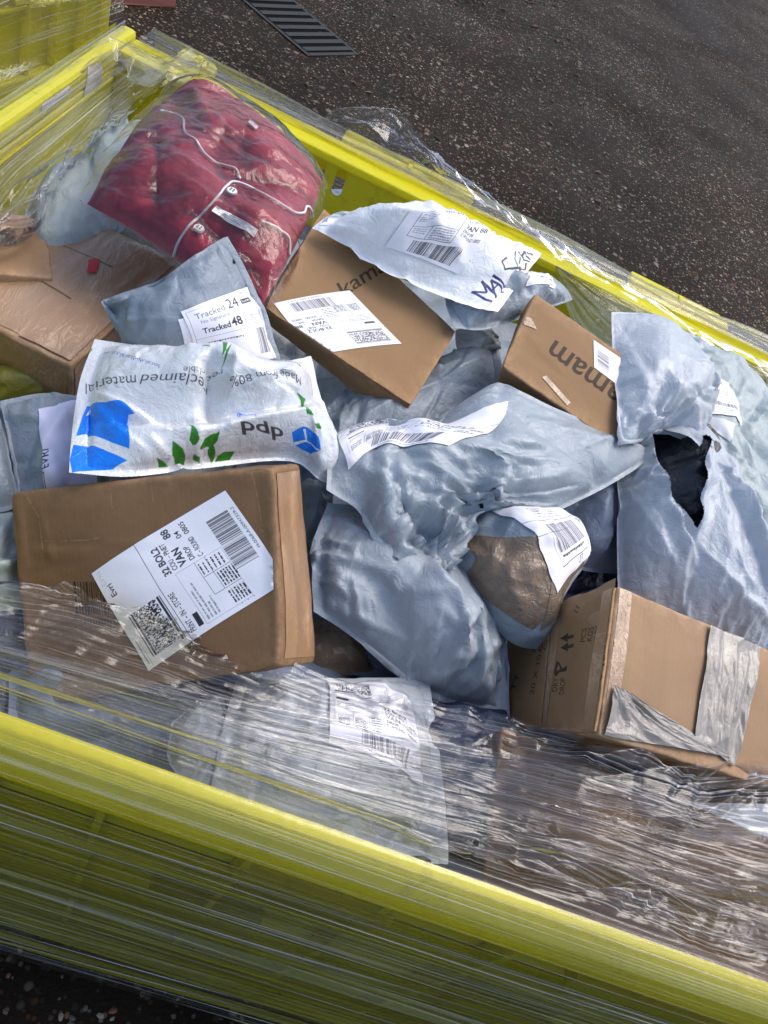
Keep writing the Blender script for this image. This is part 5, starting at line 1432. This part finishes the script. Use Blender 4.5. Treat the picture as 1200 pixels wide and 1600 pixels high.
# second kamam carton
Ci = corners([0.315, 0.89, 0.799], [[0.989, 0.137, 0.063], [-0.105, 0.925, -0.365], [-0.108, 0.354, 0.929]], [.194, .132, .048],
             [(-1, -1, 1, 783, 572), (1, -1, 1, 970, 701), (-1, 1, 1, 836, 457), (1, 1, 1, 1022, 588), (-1, -1, -1, 776, 600)])
Ci[1, 0, 0] = Ci[1, 0, 1] + (Ci[0, 0, 0] - Ci[0, 0, 1])
t = thing_box('carton', Ci, 'kamam carton with upside-down lettering, against the yellow far wall')
o, G, sp = carton('carton_body', Ci, M['card'], t, r=.003, dent=.0008, seed=9, N=34)
c, m = face_canvas(G['+z'], 560, 400)
print_on(c, m, 'kamam', (992, 628), (866, 535), (966, 665), CK, .014)
sp('+z', card_mat('kamam_print_two', (.30, .175, .082), c.image('kamam_print_two')))
gz = nuni(G['+z'])
c = Canvas(120, 160, PAP, 2, 2.0); c.barsv(8, 20, 26, 44, INK, 9, 26); c.frame(4, 14, 36, 54, .6, GR)
stick(gz, 'shipping_label', [(925, 532), (968, 560), (966, 607), (925, 576)], label_mat('small_label', c.image('small_label')), .0009, 20, 20, 0)
stick(gz, 'clear_tape', [(800, 490), (828, 500), (836, 518), (806, 505)], M['clear'], .0009, 10, 10, 0)
stick(gz, 'clear_tape', [(845, 590), (852, 588), (890, 630), (884, 634)], M['clear'], .0009, 10, 20, 0)

# printed carton at the right with flaps and clear tape
Cp = corners([0.518, 0.516, 0.682], [[0.988, -0.096, 0.118], [0.126, 0.949, -0.289], [-0.084, 0.3, 0.95]], [.304, .148, .194],
             [(-1, 1, 1, 966, 915), (-1, -1, 1, 936, 1150), (1, 1, 1, 1290, 1052), (-1, 1, -1, 795, 990), (-1, -1, -1, 788, 1135)])
t = thing_box('carton', Cp, 'brown shipping carton with black stencilled marks, torn flap and grey tape')
o, G, sp = carton('carton_body', Cp, M['card3'], t, r=.003, dent=.0016, seed=13, N=40, dents=(('+z', 985, 930, 975, 1130, .0018, 4), ('+z', 1010, 935, 1000, 1140, -.0012, 5), ('+z', 1050, 980, 1040, 1150, .001, 5)))
f1, G1, s1 = carton('flap', hexa(Cp, (-1.022, -.99, -.07), (-1.002, .99, .985)), M['card'], t, r=.0012, dent=.0008, seed=14)
f2, G2, s2 = carton('flap', hexa(Cp, (-1.020, -.99, -.985), (-1.002, .99, -.09)), M['card'], t, r=.0012, dent=.0008, seed=15)
c, m = face_canvas(G1['-x'], 520, 520)
S_ = lambda x, y: (700 + x * 500 / 1200, 850 + y * 400 / 960)
def ptx(c, m, s, o, e, up, b=.012): print_on(c, m, s, S_(*o), S_(*e), S_(*up), CK, b)
ptx(c, m, 'PCS', (508, 392), (514, 335), (481, 392)); ptx(c, m, 'KGS', (533, 390), (540, 332), (506, 390)); ptx(c, m, 'KGS', (560, 386), (566, 326), (533, 386)); ptx(c, m, 'cm', (590, 340), (592, 310), (562, 340))
ptx(c, m, 'DRY', (405, 566), (409, 515), (384, 566)); ptx(c, m, 'DROP', (428, 575), (432, 515), (405, 575))
ptx(c, m, '20 X 10.5', (552, 540), (560, 405), (527, 540)); ptx(c, m, 'X 10.5', (578, 535), (586, 400), (555, 535))
for dx in (0, 0):
    pass
for y0 in (352, 388):                                       # two arrows
    c.poly([m(*S_(413, y0 + 16)), m(*S_(440, y0 - 4)), m(*S_(440, y0 + 8)), m(*S_(462, y0 + 4)), m(*S_(461, y0 + 18)), m(*S_(439, y0 + 21)), m(*S_(438, y0 + 32))], CK)
c.poly([m(*S_(x, y)) for x, y in ((395, 500), (404, 452), (412, 462), (420, 482), (436, 470), (434, 492), (412, 496), (402, 512))], CK)
c.poly([m(*S_(x, y)) for x, y in ((402, 492), (408, 466), (414, 484))], (.30, .175, .082, 1))
ptx(c, m, '//', (478, 275), (490, 240), (455, 275), 0); ptx(c, m, '/', (598, 240), (606, 205), (575, 240), 0)
s1('-x', card_mat('stencil_print', (.29, .17, .08), c.image('stencil_print')))
c, m = face_canvas(G2['-x'], 520, 520)
ptx(c, m, 'PCS', (322, 425), (330, 385), (300, 425)); ptx(c, m, 'KGS', (343, 425), (352, 385), (322, 425)); ptx(c, m, 'KGS', (362, 420), (372, 380), (342, 420))
ptx(c, m, '20 X 10.5', (318, 580), (350, 400), (296, 580)); ptx(c, m, 'TY', (248, 560), (262, 500), (228, 560))
s2('-x', card_mat('stencil_print_two', (.26, .15, .07), c.image('stencil_print_two')))
g1 = nuni(G1['-x'])
stick(g1, 'tape_strip', [(.82, .0), (.99, .0), (.99, 1), (.82, 1)][::1] if False else [(0, .80), (1, .84), (1, .99), (0, .99)], M['buff'], .0006, 40, 14, 0, pixel=False)
stick(g1, 'tape_strip', [(0, .0), (1, .02), (1, .14), (0, .10)], M['clear'], .0006, 40, 12, 0, pixel=False)
gz = nuni(G['+z'])
stick(gz, 'tape_strip', [(.005, .0), (.055, .0), (.055, 1), (.005, 1)], M['clear'], .0008, 10, 40, 0, pixel=False)
# torn flap edge rising off the top
tf = []
for k in range(14):
    s_ = k / 13
    a = Cp[0, 1, 1] * (1 - s_) + Cp[0, 1, 0] * s_
    r_ = np.random.default_rng(k); up_ = (Cp[0, 1, 1] - Cp[0, 0, 1]); up_ = up_ / np.linalg.norm(up_)
    tf += [a - up_ * .004 + np.array([-.0035, 0, 0]), a + up_ * (.004 + r_.uniform(0, .005)) + np.array([-.004 - .002 * math.sin(3 * k), 0, 0])]
Fl = [[2 * k, 2 * k + 2, 2 * k + 3, 2 * k + 1] for k in range(11)]
part('torn_flap_edge', np.array(tf), Fl, M['card3'], t, smooth=False)
# wrinkled grey tape sheets on the light face
def wrinkled(g, q, nm, mt, amp, seed, nu=70, nv=90, off=.002, ridge=True):
    o = stick(g, nm, q, mt, off, nu, nv, 0)
    V = np.empty(nu * nv * 3, dtype=np.float32); o.data.vertices.foreach_get('co', V); V = V.reshape(-1, 3)
    h = (tin(nu, nv, 40, seed, 6.0, 1.5) * .5 + tin(nu, nv, 220, seed + 1, 3.0, 1.2) * .18) * amp; h = np.maximum(h - h.min() * .55, 0)
    V += g['n'] * h.ravel()[:, None]
    o.data.vertices.foreach_set('co', V.ravel()); o.data.update()
    return o
wrinkled(gz, [(1112, 974), (1190, 1008), (1150, 1200), (1085, 1150)], 'tape_strip', M['grey_tape'], .0017, 3)
wrinkled(gz, [(955, 1070), (985, 1085), (1145, 1185), (940, 1150)], 'tape_strip', M['grey_tape'], .0020, 7)

# boxes in the near corner under the wrap
def plainbox(label, c, yaw, tilt, d, m, seed, pr=None):
    cy, sy = math.cos(yaw), math.sin(yaw); ct, st = math.cos(tilt), math.sin(tilt)
    Q = np.array([[cy, -sy, 0], [sy, cy, 0], [0, 0, 1]]) @ np.array([[1, 0, 0], [0, ct, -st], [0, st, ct]])
    C = corners(c, Q, d, [])
    t = thing_box('carton', C, label)
    o, G, sp = carton('carton_body', C, m, t, r=.003, dent=.001, seed=seed, N=24)
    return t, o, G, sp
t, o, G, sp = plainbox('brown carton flattened under the crinkled near film, below the printed carton', (.535, .325, .635), -.03, .0, (.44, .17, .10), M['card2'], 17)
c, m = face_canvas(G['+z'], 560, 400)
print_on(c, m, 'ina', (862, 1234), (868, 1212), (850, 1234), CK, .01)
sp('+z', card_mat('china_print', (.185, .105, .05), c.image('china_print')))
plainbox('brown carton corner at the left edge, under loose film', at(-45, 405, .675), .55, .0, (.17, .12, .06), M['card3'], 19)
plainbox('dark carton low down in the near right corner under the crinkled film', (.90, .36, .64), .12, .05, (.28, .24, .16), M['card2'], 21)

# ------------------------------------------------------------------ red garment in its clear pack
def fabric_mat():
    m, n, l, p = mat('crimson_cotton'); co = obco(n)
    c = mixc(n, l, noise(n, l, co, 20, 4), (.24, .003, .022), (.36, .006, .034)); l.new(c, p.inputs['Base Color'])
    p.inputs['Roughness'].default_value = .85; p.inputs['Sheen Weight'].default_value = .3
    l.new(bump(n, l, noise(n, l, co, 600, 3, .6), .25, .001), p.inputs['Normal'])
    return m
GS = [[(136, 318, .80), (200, 352, .80), (290, 410, .80), (350, 440, .80)], [(412, 474, .80), (450, 405, .815), (485, 335, .82)],
      [(503, 285, .82), (455, 232, .825), (385, 170, .825), (330, 132, .825)], [(300, 124, .825), (235, 180, .815), (170, 262, .805)]]
B = bag('garment_pack', 'folded crimson garment with white drawcord sealed in a clear plastic pack', 'garment', fabric_mat(), GS, T=.062, ex=.010, exedge=.01, p=.30, marg=.0, seed=241, res=.0028, k=.02, lump=.05, auto=22, rough=.42,
        creases=((200, 250, 330, 230, .010, 12), (210, 300, 300, 300, -.010, 10), (330, 180, 440, 260, .008, 14), (300, 330, 420, 430, -.010, 10), (250, 200, 250, 330, -.008, 10), (380, 330, 470, 380, .010, 14), (300, 130, 340, 220, .010, 12)))
def on_bag(B, pts, off, n=60):
    u = np.array([B['uvat'](*q) for q in pts]); u3 = np.c_[u, np.zeros(len(u))]
    s = spline(u3, n); Pb = blur(B['P'], 3); N = blur(gnormals(B['P']), 4)
    if N[B['nu'] // 2, B['nv'] // 2] @ B['n'] < 0: N = -N
    return bil(Pb, s[:, 0], s[:, 1]) + bil(N, s[:, 0], s[:, 1]) * off
for pts in ([(252, 177), (268, 181), (286, 190), (290, 212), (318, 242), (350, 262), (368, 268), (374, 283)],
            [(268, 404), (280, 378), (305, 345), (332, 318), (352, 294), (365, 288), (385, 294), (420, 312), (455, 332), (472, 335), (476, 324), (490, 341)],
            [(408, 348), (432, 358), (448, 372), (451, 396)]):
    V, F = tube(on_bag(B, pts, .0035, 70), .0016, 8); part('drawcord', V, F, M['cord'], B['o'])
for (px, py) in ((362, 304), (310, 361)):
    q = on_bag(B, [(px, py), (px + 1, py)], .005, 4)[0]
    bm = bmesh.new(); bmesh.ops.create_cone(bm, segments=20, radius1=.0066, radius2=.0058, depth=.0022, cap_ends=True)
    rot = Vector(B['n']).to_track_quat('Z', 'Y').to_matrix()
    for v in bm.verts: v.co = rot @ v.co + Vector(q)
    V, F = bm_arrays(bm); b_ = part('button', V, F, M['button'], B['o'], smooth=False)
    for k in range(4):
        a_ = math.pi / 4 + k * math.pi / 2
        bm = bmesh.new(); bmesh.ops.create_cone(bm, segments=8, radius1=.0009, radius2=.0009, depth=.0006, cap_ends=True)
        for v in bm.verts: v.co = rot @ (v.co + Vector((.0025 * math.cos(a_), .0025 * math.sin(a_), .0017))) + Vector(q)
        V, F = bm_arrays(bm); part('button_hole_shade', V, F, M['hole_shade'], b_, smooth=False)
c = Canvas(280, 60, (.80, .80, .80, 1), 2, 2.0)
for k in range(3): c.scrib(8, 4 + 7 * k, 96, GR, 400 + k, 3)
stick(B, 'paper_label', [(332, 335), (336, 327), (402, 367), (395, 374)][::1] if False else [(336, 327), (402, 364), (394, 375), (330, 335)], label_mat('garment_label', c.image('garment_label')), .008, 24, 8)
stick(B, 'paper_label', [(389, 191), (402, 203), (399, 208), (386, 196)], label_mat('white_label', Canvas(20, 10, PAP).image('white_label')), .005, 8, 6)
def clear_bag(B, nm, off, e, seed, mt, grow=.03):
    P = blur(B['P'], 6); N = blur(gnormals(B['P']), 8)
    if N[B['nu'] // 2, B['nv'] // 2] @ B['n'] < 0: N = -N
    c0 = P.mean((0, 1)); nu, nv = B['nu'], B['nv']
    u, v = np.meshgrid(np.linspace(-1, 1, nu), np.linspace(-1, 1, nv), indexing='ij')
    edge = np.maximum(np.abs(u), np.abs(v)) ** 6
    Q = P + N * (off + .0022 * tin(nu, nv, 34, seed + 3, 7.0, .75) + .0004 * tin(nu, nv, 300, seed + 4, 6.0, .6))[..., None] + (P - c0) * (grow * edge)[..., None]
    R = crumple(Q, np.full((nu, nv), e), seed, 1.0, .7, .03)
    d = ((R - B['P']) * N).sum(-1)
    R = R + N * np.maximum(0, .0015 - d)[..., None]
    L = B['L']
    uv = np.stack([(u + 1) / 2 * L[0], (v + 1) / 2 * L[1]], -1).reshape(-1, 2)
    o = part(nm, R.reshape(-1, 3), gridfaces(nu, nv), mt, B['o'], uv=uv)
    set_slack(o, 1.0)
    return o
clear_bag(B, 'clear_plastic', .008, .02, 251, film_mat('clear_pack_film', haze=.16, gloss=.55, rough=.1, crink=.45, base=.012, stretch=(3, .12), tint=(.97, .95, .95)))

# ------------------------------------------------------------------ stretch film round the container
FT = empty('stretch_film', (.3, .2, .15), 'clear stretch film wound round the yellow container, streaked and crinkled', 'film wrap')
def edgeline(pts):
    P = np.array([at(*q) for q in pts]); o = np.argsort(P[:, 0]); return P[o]
def film_sheet(nm, S, mt, W=None, uvs=(1, 1), flip=False, slack=1.0, lines=1.0):
    nu, nv = S.shape[:2]
    du = np.r_[0, np.cumsum(np.linalg.norm(np.diff(S[:, nv // 2], axis=0), axis=1))]
    dv = np.r_[0, np.cumsum(np.linalg.norm(np.diff(S[nu // 2], axis=0), axis=1))]
    u, v = np.meshgrid(du, dv, indexing='ij')
    if W is not None: S = S + gnormals(S) * W[..., None]
    o = part(nm, S.reshape(-1, 3), gridfaces(nu, nv), mt, FT, uv=np.stack([u * uvs[0], v * uvs[1]], -1).reshape(-1, 2))
    set_slack(o, slack if np.isscalar(slack) else slack.ravel(), lines if np.isscalar(lines) else lines.ravel())
    return o
def xsec(x, E, low=.17, out=.0):
    e = np.array([np.interp(x, E[:, 0], E[:, k]) for k in range(3)]); e[0] = x
    return np.array([[x, YN - .012 - out, low], [x, YN - .022 - out, .45], [x, YN - .0165 - out, ZT - .032], [x, YN - .0115 - out, ZT - .012], [x, YN + .010, ZT + .0065 + out], [x, YN + .026, ZT + .006 + out],
                     .5 * (e + [x, YN + .026, ZT + .004]) + [0, 0, -.012], e])
E1 = edgeline([(-140, 870, .70), (0, 907, .70), (130, 925, .70), (250, 962, .70), (380, 1010, .695), (500, 1052, .685), (620, 1082, .675), (720, 1106, .68), (820, 1128, .70), (930, 1150, .735), (1010, 1168, .75), (1100, 1195, .76), (1190, 1188, .765), (1330, 1210, .77)])
xs = np.linspace(-.30, 1.0, 900)
nv = 420
sec = np.array([xsec(x, E1) for x in xs])
def resample(sec, nv):
    out = []
    for s in sec:
        L = np.r_[0, np.cumsum(np.linalg.norm(np.diff(s, axis=0), axis=1))]; q = np.linspace(0, L[-1], nv)
        out.append(np.stack([np.interp(q, L, s[:, k]) for k in range(3)], 1))
    return np.array(out)
S = np.concatenate([resample(sec[:, :6], 240)[:, :-1], resample(sec[:, 5:], nv - 239)], 1)
def soften(S, k):
    for _ in range(k): S[:, 1:-1] = .25 * S[:, :-2] + .5 * S[:, 1:-1] + .25 * S[:, 2:]
    return S
S = soften(S, 60)
nu = len(xs)
lum = np.linspace(0, 1, nv)[None, :] * np.ones((nu, 1))
inner = np.clip((S[..., 1] - YN - .03) / .02, 0, 1) * (S[..., 2] > ZT - .2)
pix = proj(S)
right = np.clip((pix[..., 0] - 640) / 260, 0, 1) * inner
XX, VV = S[..., 0], lum * 1.0
fac = facets(XX, VV * .8, 700, 5)
edge = np.exp(-(1 - lum) / .065) * inner
patch = np.clip(.5 + .9 * grf(nu, nv, 70, 22, 29), 0.05, 1.6)
patch2 = np.clip(.3 + .9 * grf(nu, nv, 50, 16, 39), 0, 1.6)
T1, T2, T3, T4 = tin(nu, nv, 700, 26, 1.8, .35), tin(nu, nv, 4200, 27, 1.8, 1.35), tin(nu, nv, 160, 28, 8.0, .06), tin(nu, nv, 9000, 33, 2.0, 1.5)
W = (grf(nu, nv, 140, 1.6, 21) * .0007 + grf(nu, nv, 200, 5, 22) * .0014) * (1 - .65 * inner) + inner * (T3 * .0022 + np.abs(grf(nu, nv, 90, 3, 23)) * .0012 + .0004 * T2)
W = W + right * (T1 * .0060 * patch + patch * T2 * .0007 + patch2 * T4 * .0003 + .002) + edge * (T1 * .0045 + T2 * .0022)
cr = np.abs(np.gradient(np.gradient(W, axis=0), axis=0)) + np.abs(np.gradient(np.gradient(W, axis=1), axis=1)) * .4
cr = np.clip(cr / (np.percentile(cr[right > .5], 97) + 1e-12), 0, 1) ** 1.3      # film whitens where sharply creased, raised further as painted highlights
SLK_HIGHLIGHT = .12 + .3 * inner + right * (.45 + 2.6 * cr * patch) + edge * 1.3 * cr
FM1 = film_mat('near_stretch_film', haze=.5, gloss=.65, rough=.10, crink=.12, base=.008, glint=.6)
film_sheet('film_layer', S, FM1, W, slack=SLK_HIGHLIGHT, lines=1 - .7 * inner)
# second turn of film over the outside, slack and bunched
xs2 = np.linspace(-.30, 1.0, 260)
sec = np.array([[[x, YN - .024, .165 + .03 * math.sin(3 * x)], [x, YN - .028, .42], [x, YN - .0215, ZT - .045], [x, YN - .0200, ZT - .030]] for x in xs2])
S2 = resample(sec, 260)
W2 = grf(260, 260, 40, 1.4, 31) * .0016 + grf(260, 260, 60, 5, 32) * .002
FM2 = film_mat('outer_stretch_film', haze=.14, gloss=.5, rough=.15, crink=.1, base=.004, glint=.9)
set_out = 1
film_sheet('film_layer', S2, FM2, W2)
# second turn inside, a band that stops short of the first
E2 = edgeline([(-140, 985, .715), (100, 1040, .715), (300, 1090, .71), (450, 1120, .705), (620, 1150, .695), (760, 1180, .70), (900, 1205, .74), (1050, 1250, .76), (1330, 1330, .765)])
xs3 = np.linspace(-.28, .98, 320)
sec = []
for x in xs3:
    e = np.array([np.interp(x, E2[:, 0], E2[:, k]) for k in range(3)]); e[0] = x
    sec.append([[x, YN + .040, ZT + .006], .5 * (e + [x, YN + .03, ZT + .008]) + [0, 0, .001], e + [0, 0, .010]])
S3 = soften(resample(np.array(sec), 140), 200)
pix = proj(S3); r3 = np.clip((pix[..., 0] - 560) / 300, 0, 1)
f3 = facets(S3[..., 0], np.linspace(0, .2, 140)[None] * np.ones((320, 1)), 700, 15)
W3 = grf(320, 140, 40, 1.5, 41) * .0012 + np.abs(grf(320, 140, 20, 3, 42)) * .002 + r3 * (tin(320, 140, 260, 43, 3.0, .3) * .004 + tin(320, 140, 1500, 44, 2.5, .2) * .0012 + .004)
film_sheet('film_layer', S3, FM1, W3, slack=.35 + .1 * r3, lines=.3)

# film over the far rim: a taut band beyond the tabs and a slack flap standing up
def rimfilm():
    xs = np.linspace(-.47, 1.14, 420)
    sec = np.array([[[x, YF - .035, ZT + .006], [x, YF - .01, ZT + .007], [x, YF + .034, ZT + .007 + .004 * math.sin(9 * x)], [x, YF + .052 + .01 * math.sin(4 * x + 1), ZT - .012], [x, YF + .042, ZT - .16]] for x in xs])
    S = resample(sec, 110)
    W = grf(420, 110, 40, 1.6, 51) * .0014 + np.abs(grf(420, 110, 12, 3, 52)) * .002
    film_sheet('film_layer', S, film_mat('far_rim_film', glint=.3, haze=.3, gloss=.6, rough=.1, crink=.3, base=.03), W)
    # slack flap
    b = [at(505, 185, .756), at(600, 232, .757), at(700, 292, .757), at(800, 345, .757)]
    tp = [at(520, 170, .775), at(560, 167, .79), at(617, 171, .80), at(650, 205, .79), at(700, 262, .775), at(800, 338, .765)]
    S = coons(b, [b[-1], tp[-1]], tp, [b[0], tp[0]], 180, 50)
    W = tin(180, 50, 50, 56, 3.0, .3) * .005 + tin(180, 50, 300, 57, 2.0, .6) * .001
    film_sheet('film_flap', S, film_mat('slack_film', haze=.12, gloss=.7, rough=.06, crink=.3, base=.03, stretch=(2, .15)), W)
    # bunched edge of the film lying along the rim
    pts = [(672, 240, .768), (705, 275, .766), (760, 315, .765), (840, 370, .764), (920, 420, .762), (1000, 468, .76), (1080, 520, .758), (1160, 560, .758), (1260, 610, .757)]
    c = spline([at(*q) for q in pts], 320)
    nv = 26; T = np.gradient(c, axis=0); T /= np.linalg.norm(T, axis=1)[:, None]
    side = np.cross(T, [0, 0, 1]); side /= np.linalg.norm(side, axis=1)[:, None]
    w = .010 + .010 * np.abs(grf(320, 4, 18, 2, 57)[:, :1])
    th = np.linspace(-1, 1, nv)[None]
    S = c[:, None] + side[:, None] * (th * w)[..., None] + np.array([0, 0, 1]) * ((1 - th ** 2) * .008)[..., None]
    W = tin(320, nv, 330, 58, 3.0, .2) * .0022
    film_sheet('film_roll', S, film_mat('bunched_film', haze=.10, gloss=.22, rough=.2, crink=.25, base=.0, stretch=(3, .2)), W)
    # film hanging inside the right of the far rim over the green bag
    b = [at(868, 420, .757), at(905, 520, .75), at(960, 560, .76), at(1075, 600, .76), at(1130, 680, .745), at(1215, 760, .73)]
    tp = [at(868, 416, .758), at(980, 470, .760), at(1080, 520, .758), at(1160, 560, .757), at(1290, 620, .757)]
    S = coons(b, [b[-1], tp[-1]], tp, [b[0], tp[0]], 170, 110)
    uu, vv = np.meshgrid(np.linspace(0, .45, 170), np.linspace(0, .2, 110), indexing='ij')
    rt = np.clip((uu - .12) / .15, 0.15, 1)
    W = (tin(170, 110, 60, 61, 2.0, .5) * .007 + tin(170, 110, 500, 62, 2.0, .9) * .0018) * rt + grf(170, 110, 12, 2, 63) * .001
    film_sheet('film_layer', S, film_mat('hanging_film', haze=.06, gloss=.5, rough=.08, crink=.3, base=.01, stretch=(2, .3)), W)
rimfilm()
# film over the left wall, sagging onto the bags
def leftfilm():
    tp = [np.array([XL - .01, .52, ZT + .014]), np.array([XL - .012, .95, ZT + .013]), np.array([XL - .01, YF - .0, ZT + .014])]
    b = [at(-140, 470, .735), at(0, 376, .74), at(60, 345, .745), at(105, 280, .755), at(180, 205, .76), at(235, 150, .765), at(285, 112, .765)]
    S = coons(b, [b[-1], tp[-1]], tp, [b[0], tp[0]], 240, 150)
    uu, vv = np.meshgrid(np.linspace(0, .9, 240), np.linspace(0, .3, 150), indexing='ij')
    lowp = np.clip(1 - vv / .17, 0, 1)
    W = grf(240, 150, 30, 1.6, 71) * .0014 + np.abs(grf(240, 150, 16, 3, 72)) * .002 + (tin(240, 150, 160, 73, 2.5, .3) * .006 + tin(240, 150, 1100, 74, 2.0, .8) * .0016) * lowp + tin(240, 150, 70, 75, 8.0, .05) * .0015
    sag = -.03 * np.sin(math.pi * vv / .3)
    S = S + np.array([0, 0, 1]) * sag[..., None]
    film_sheet('film_layer', S, film_mat('left_wall_film', glint=.4, haze=.3, gloss=.62, rough=.1, crink=.35, base=.04), W)
    # lower outside of the left end
    ys = np.linspace(YN - .02, YF + .04, 120)
    S = np.array([[[XL - .016, y, ZT + .012 - .5 * k] for k in np.linspace(0, 1, 60)] for y in ys])
    film_sheet('film_layer', S, FM2, grf(120, 60, 20, 1.4, 77) * .0015)
    # corner twist
    tp = [at(165, 60, .775), at(235, 78, .765), at(330, 92, .757)]
    b = [at(215, 135, .765), at(265, 125, .765), at(305, 122, .78)]
    S = coons(b, [b[-1], tp[-1]], tp, [b[0], tp[0]], 70, 40)
    W = tin(70, 40, 45, 79, 2.0, .4) * .004
    film_sheet('film_layer', S, film_mat('corner_film', haze=.25, gloss=.6, rough=.1, crink=.4, base=.06, stretch=(2, .3)), W)
leftfilm()
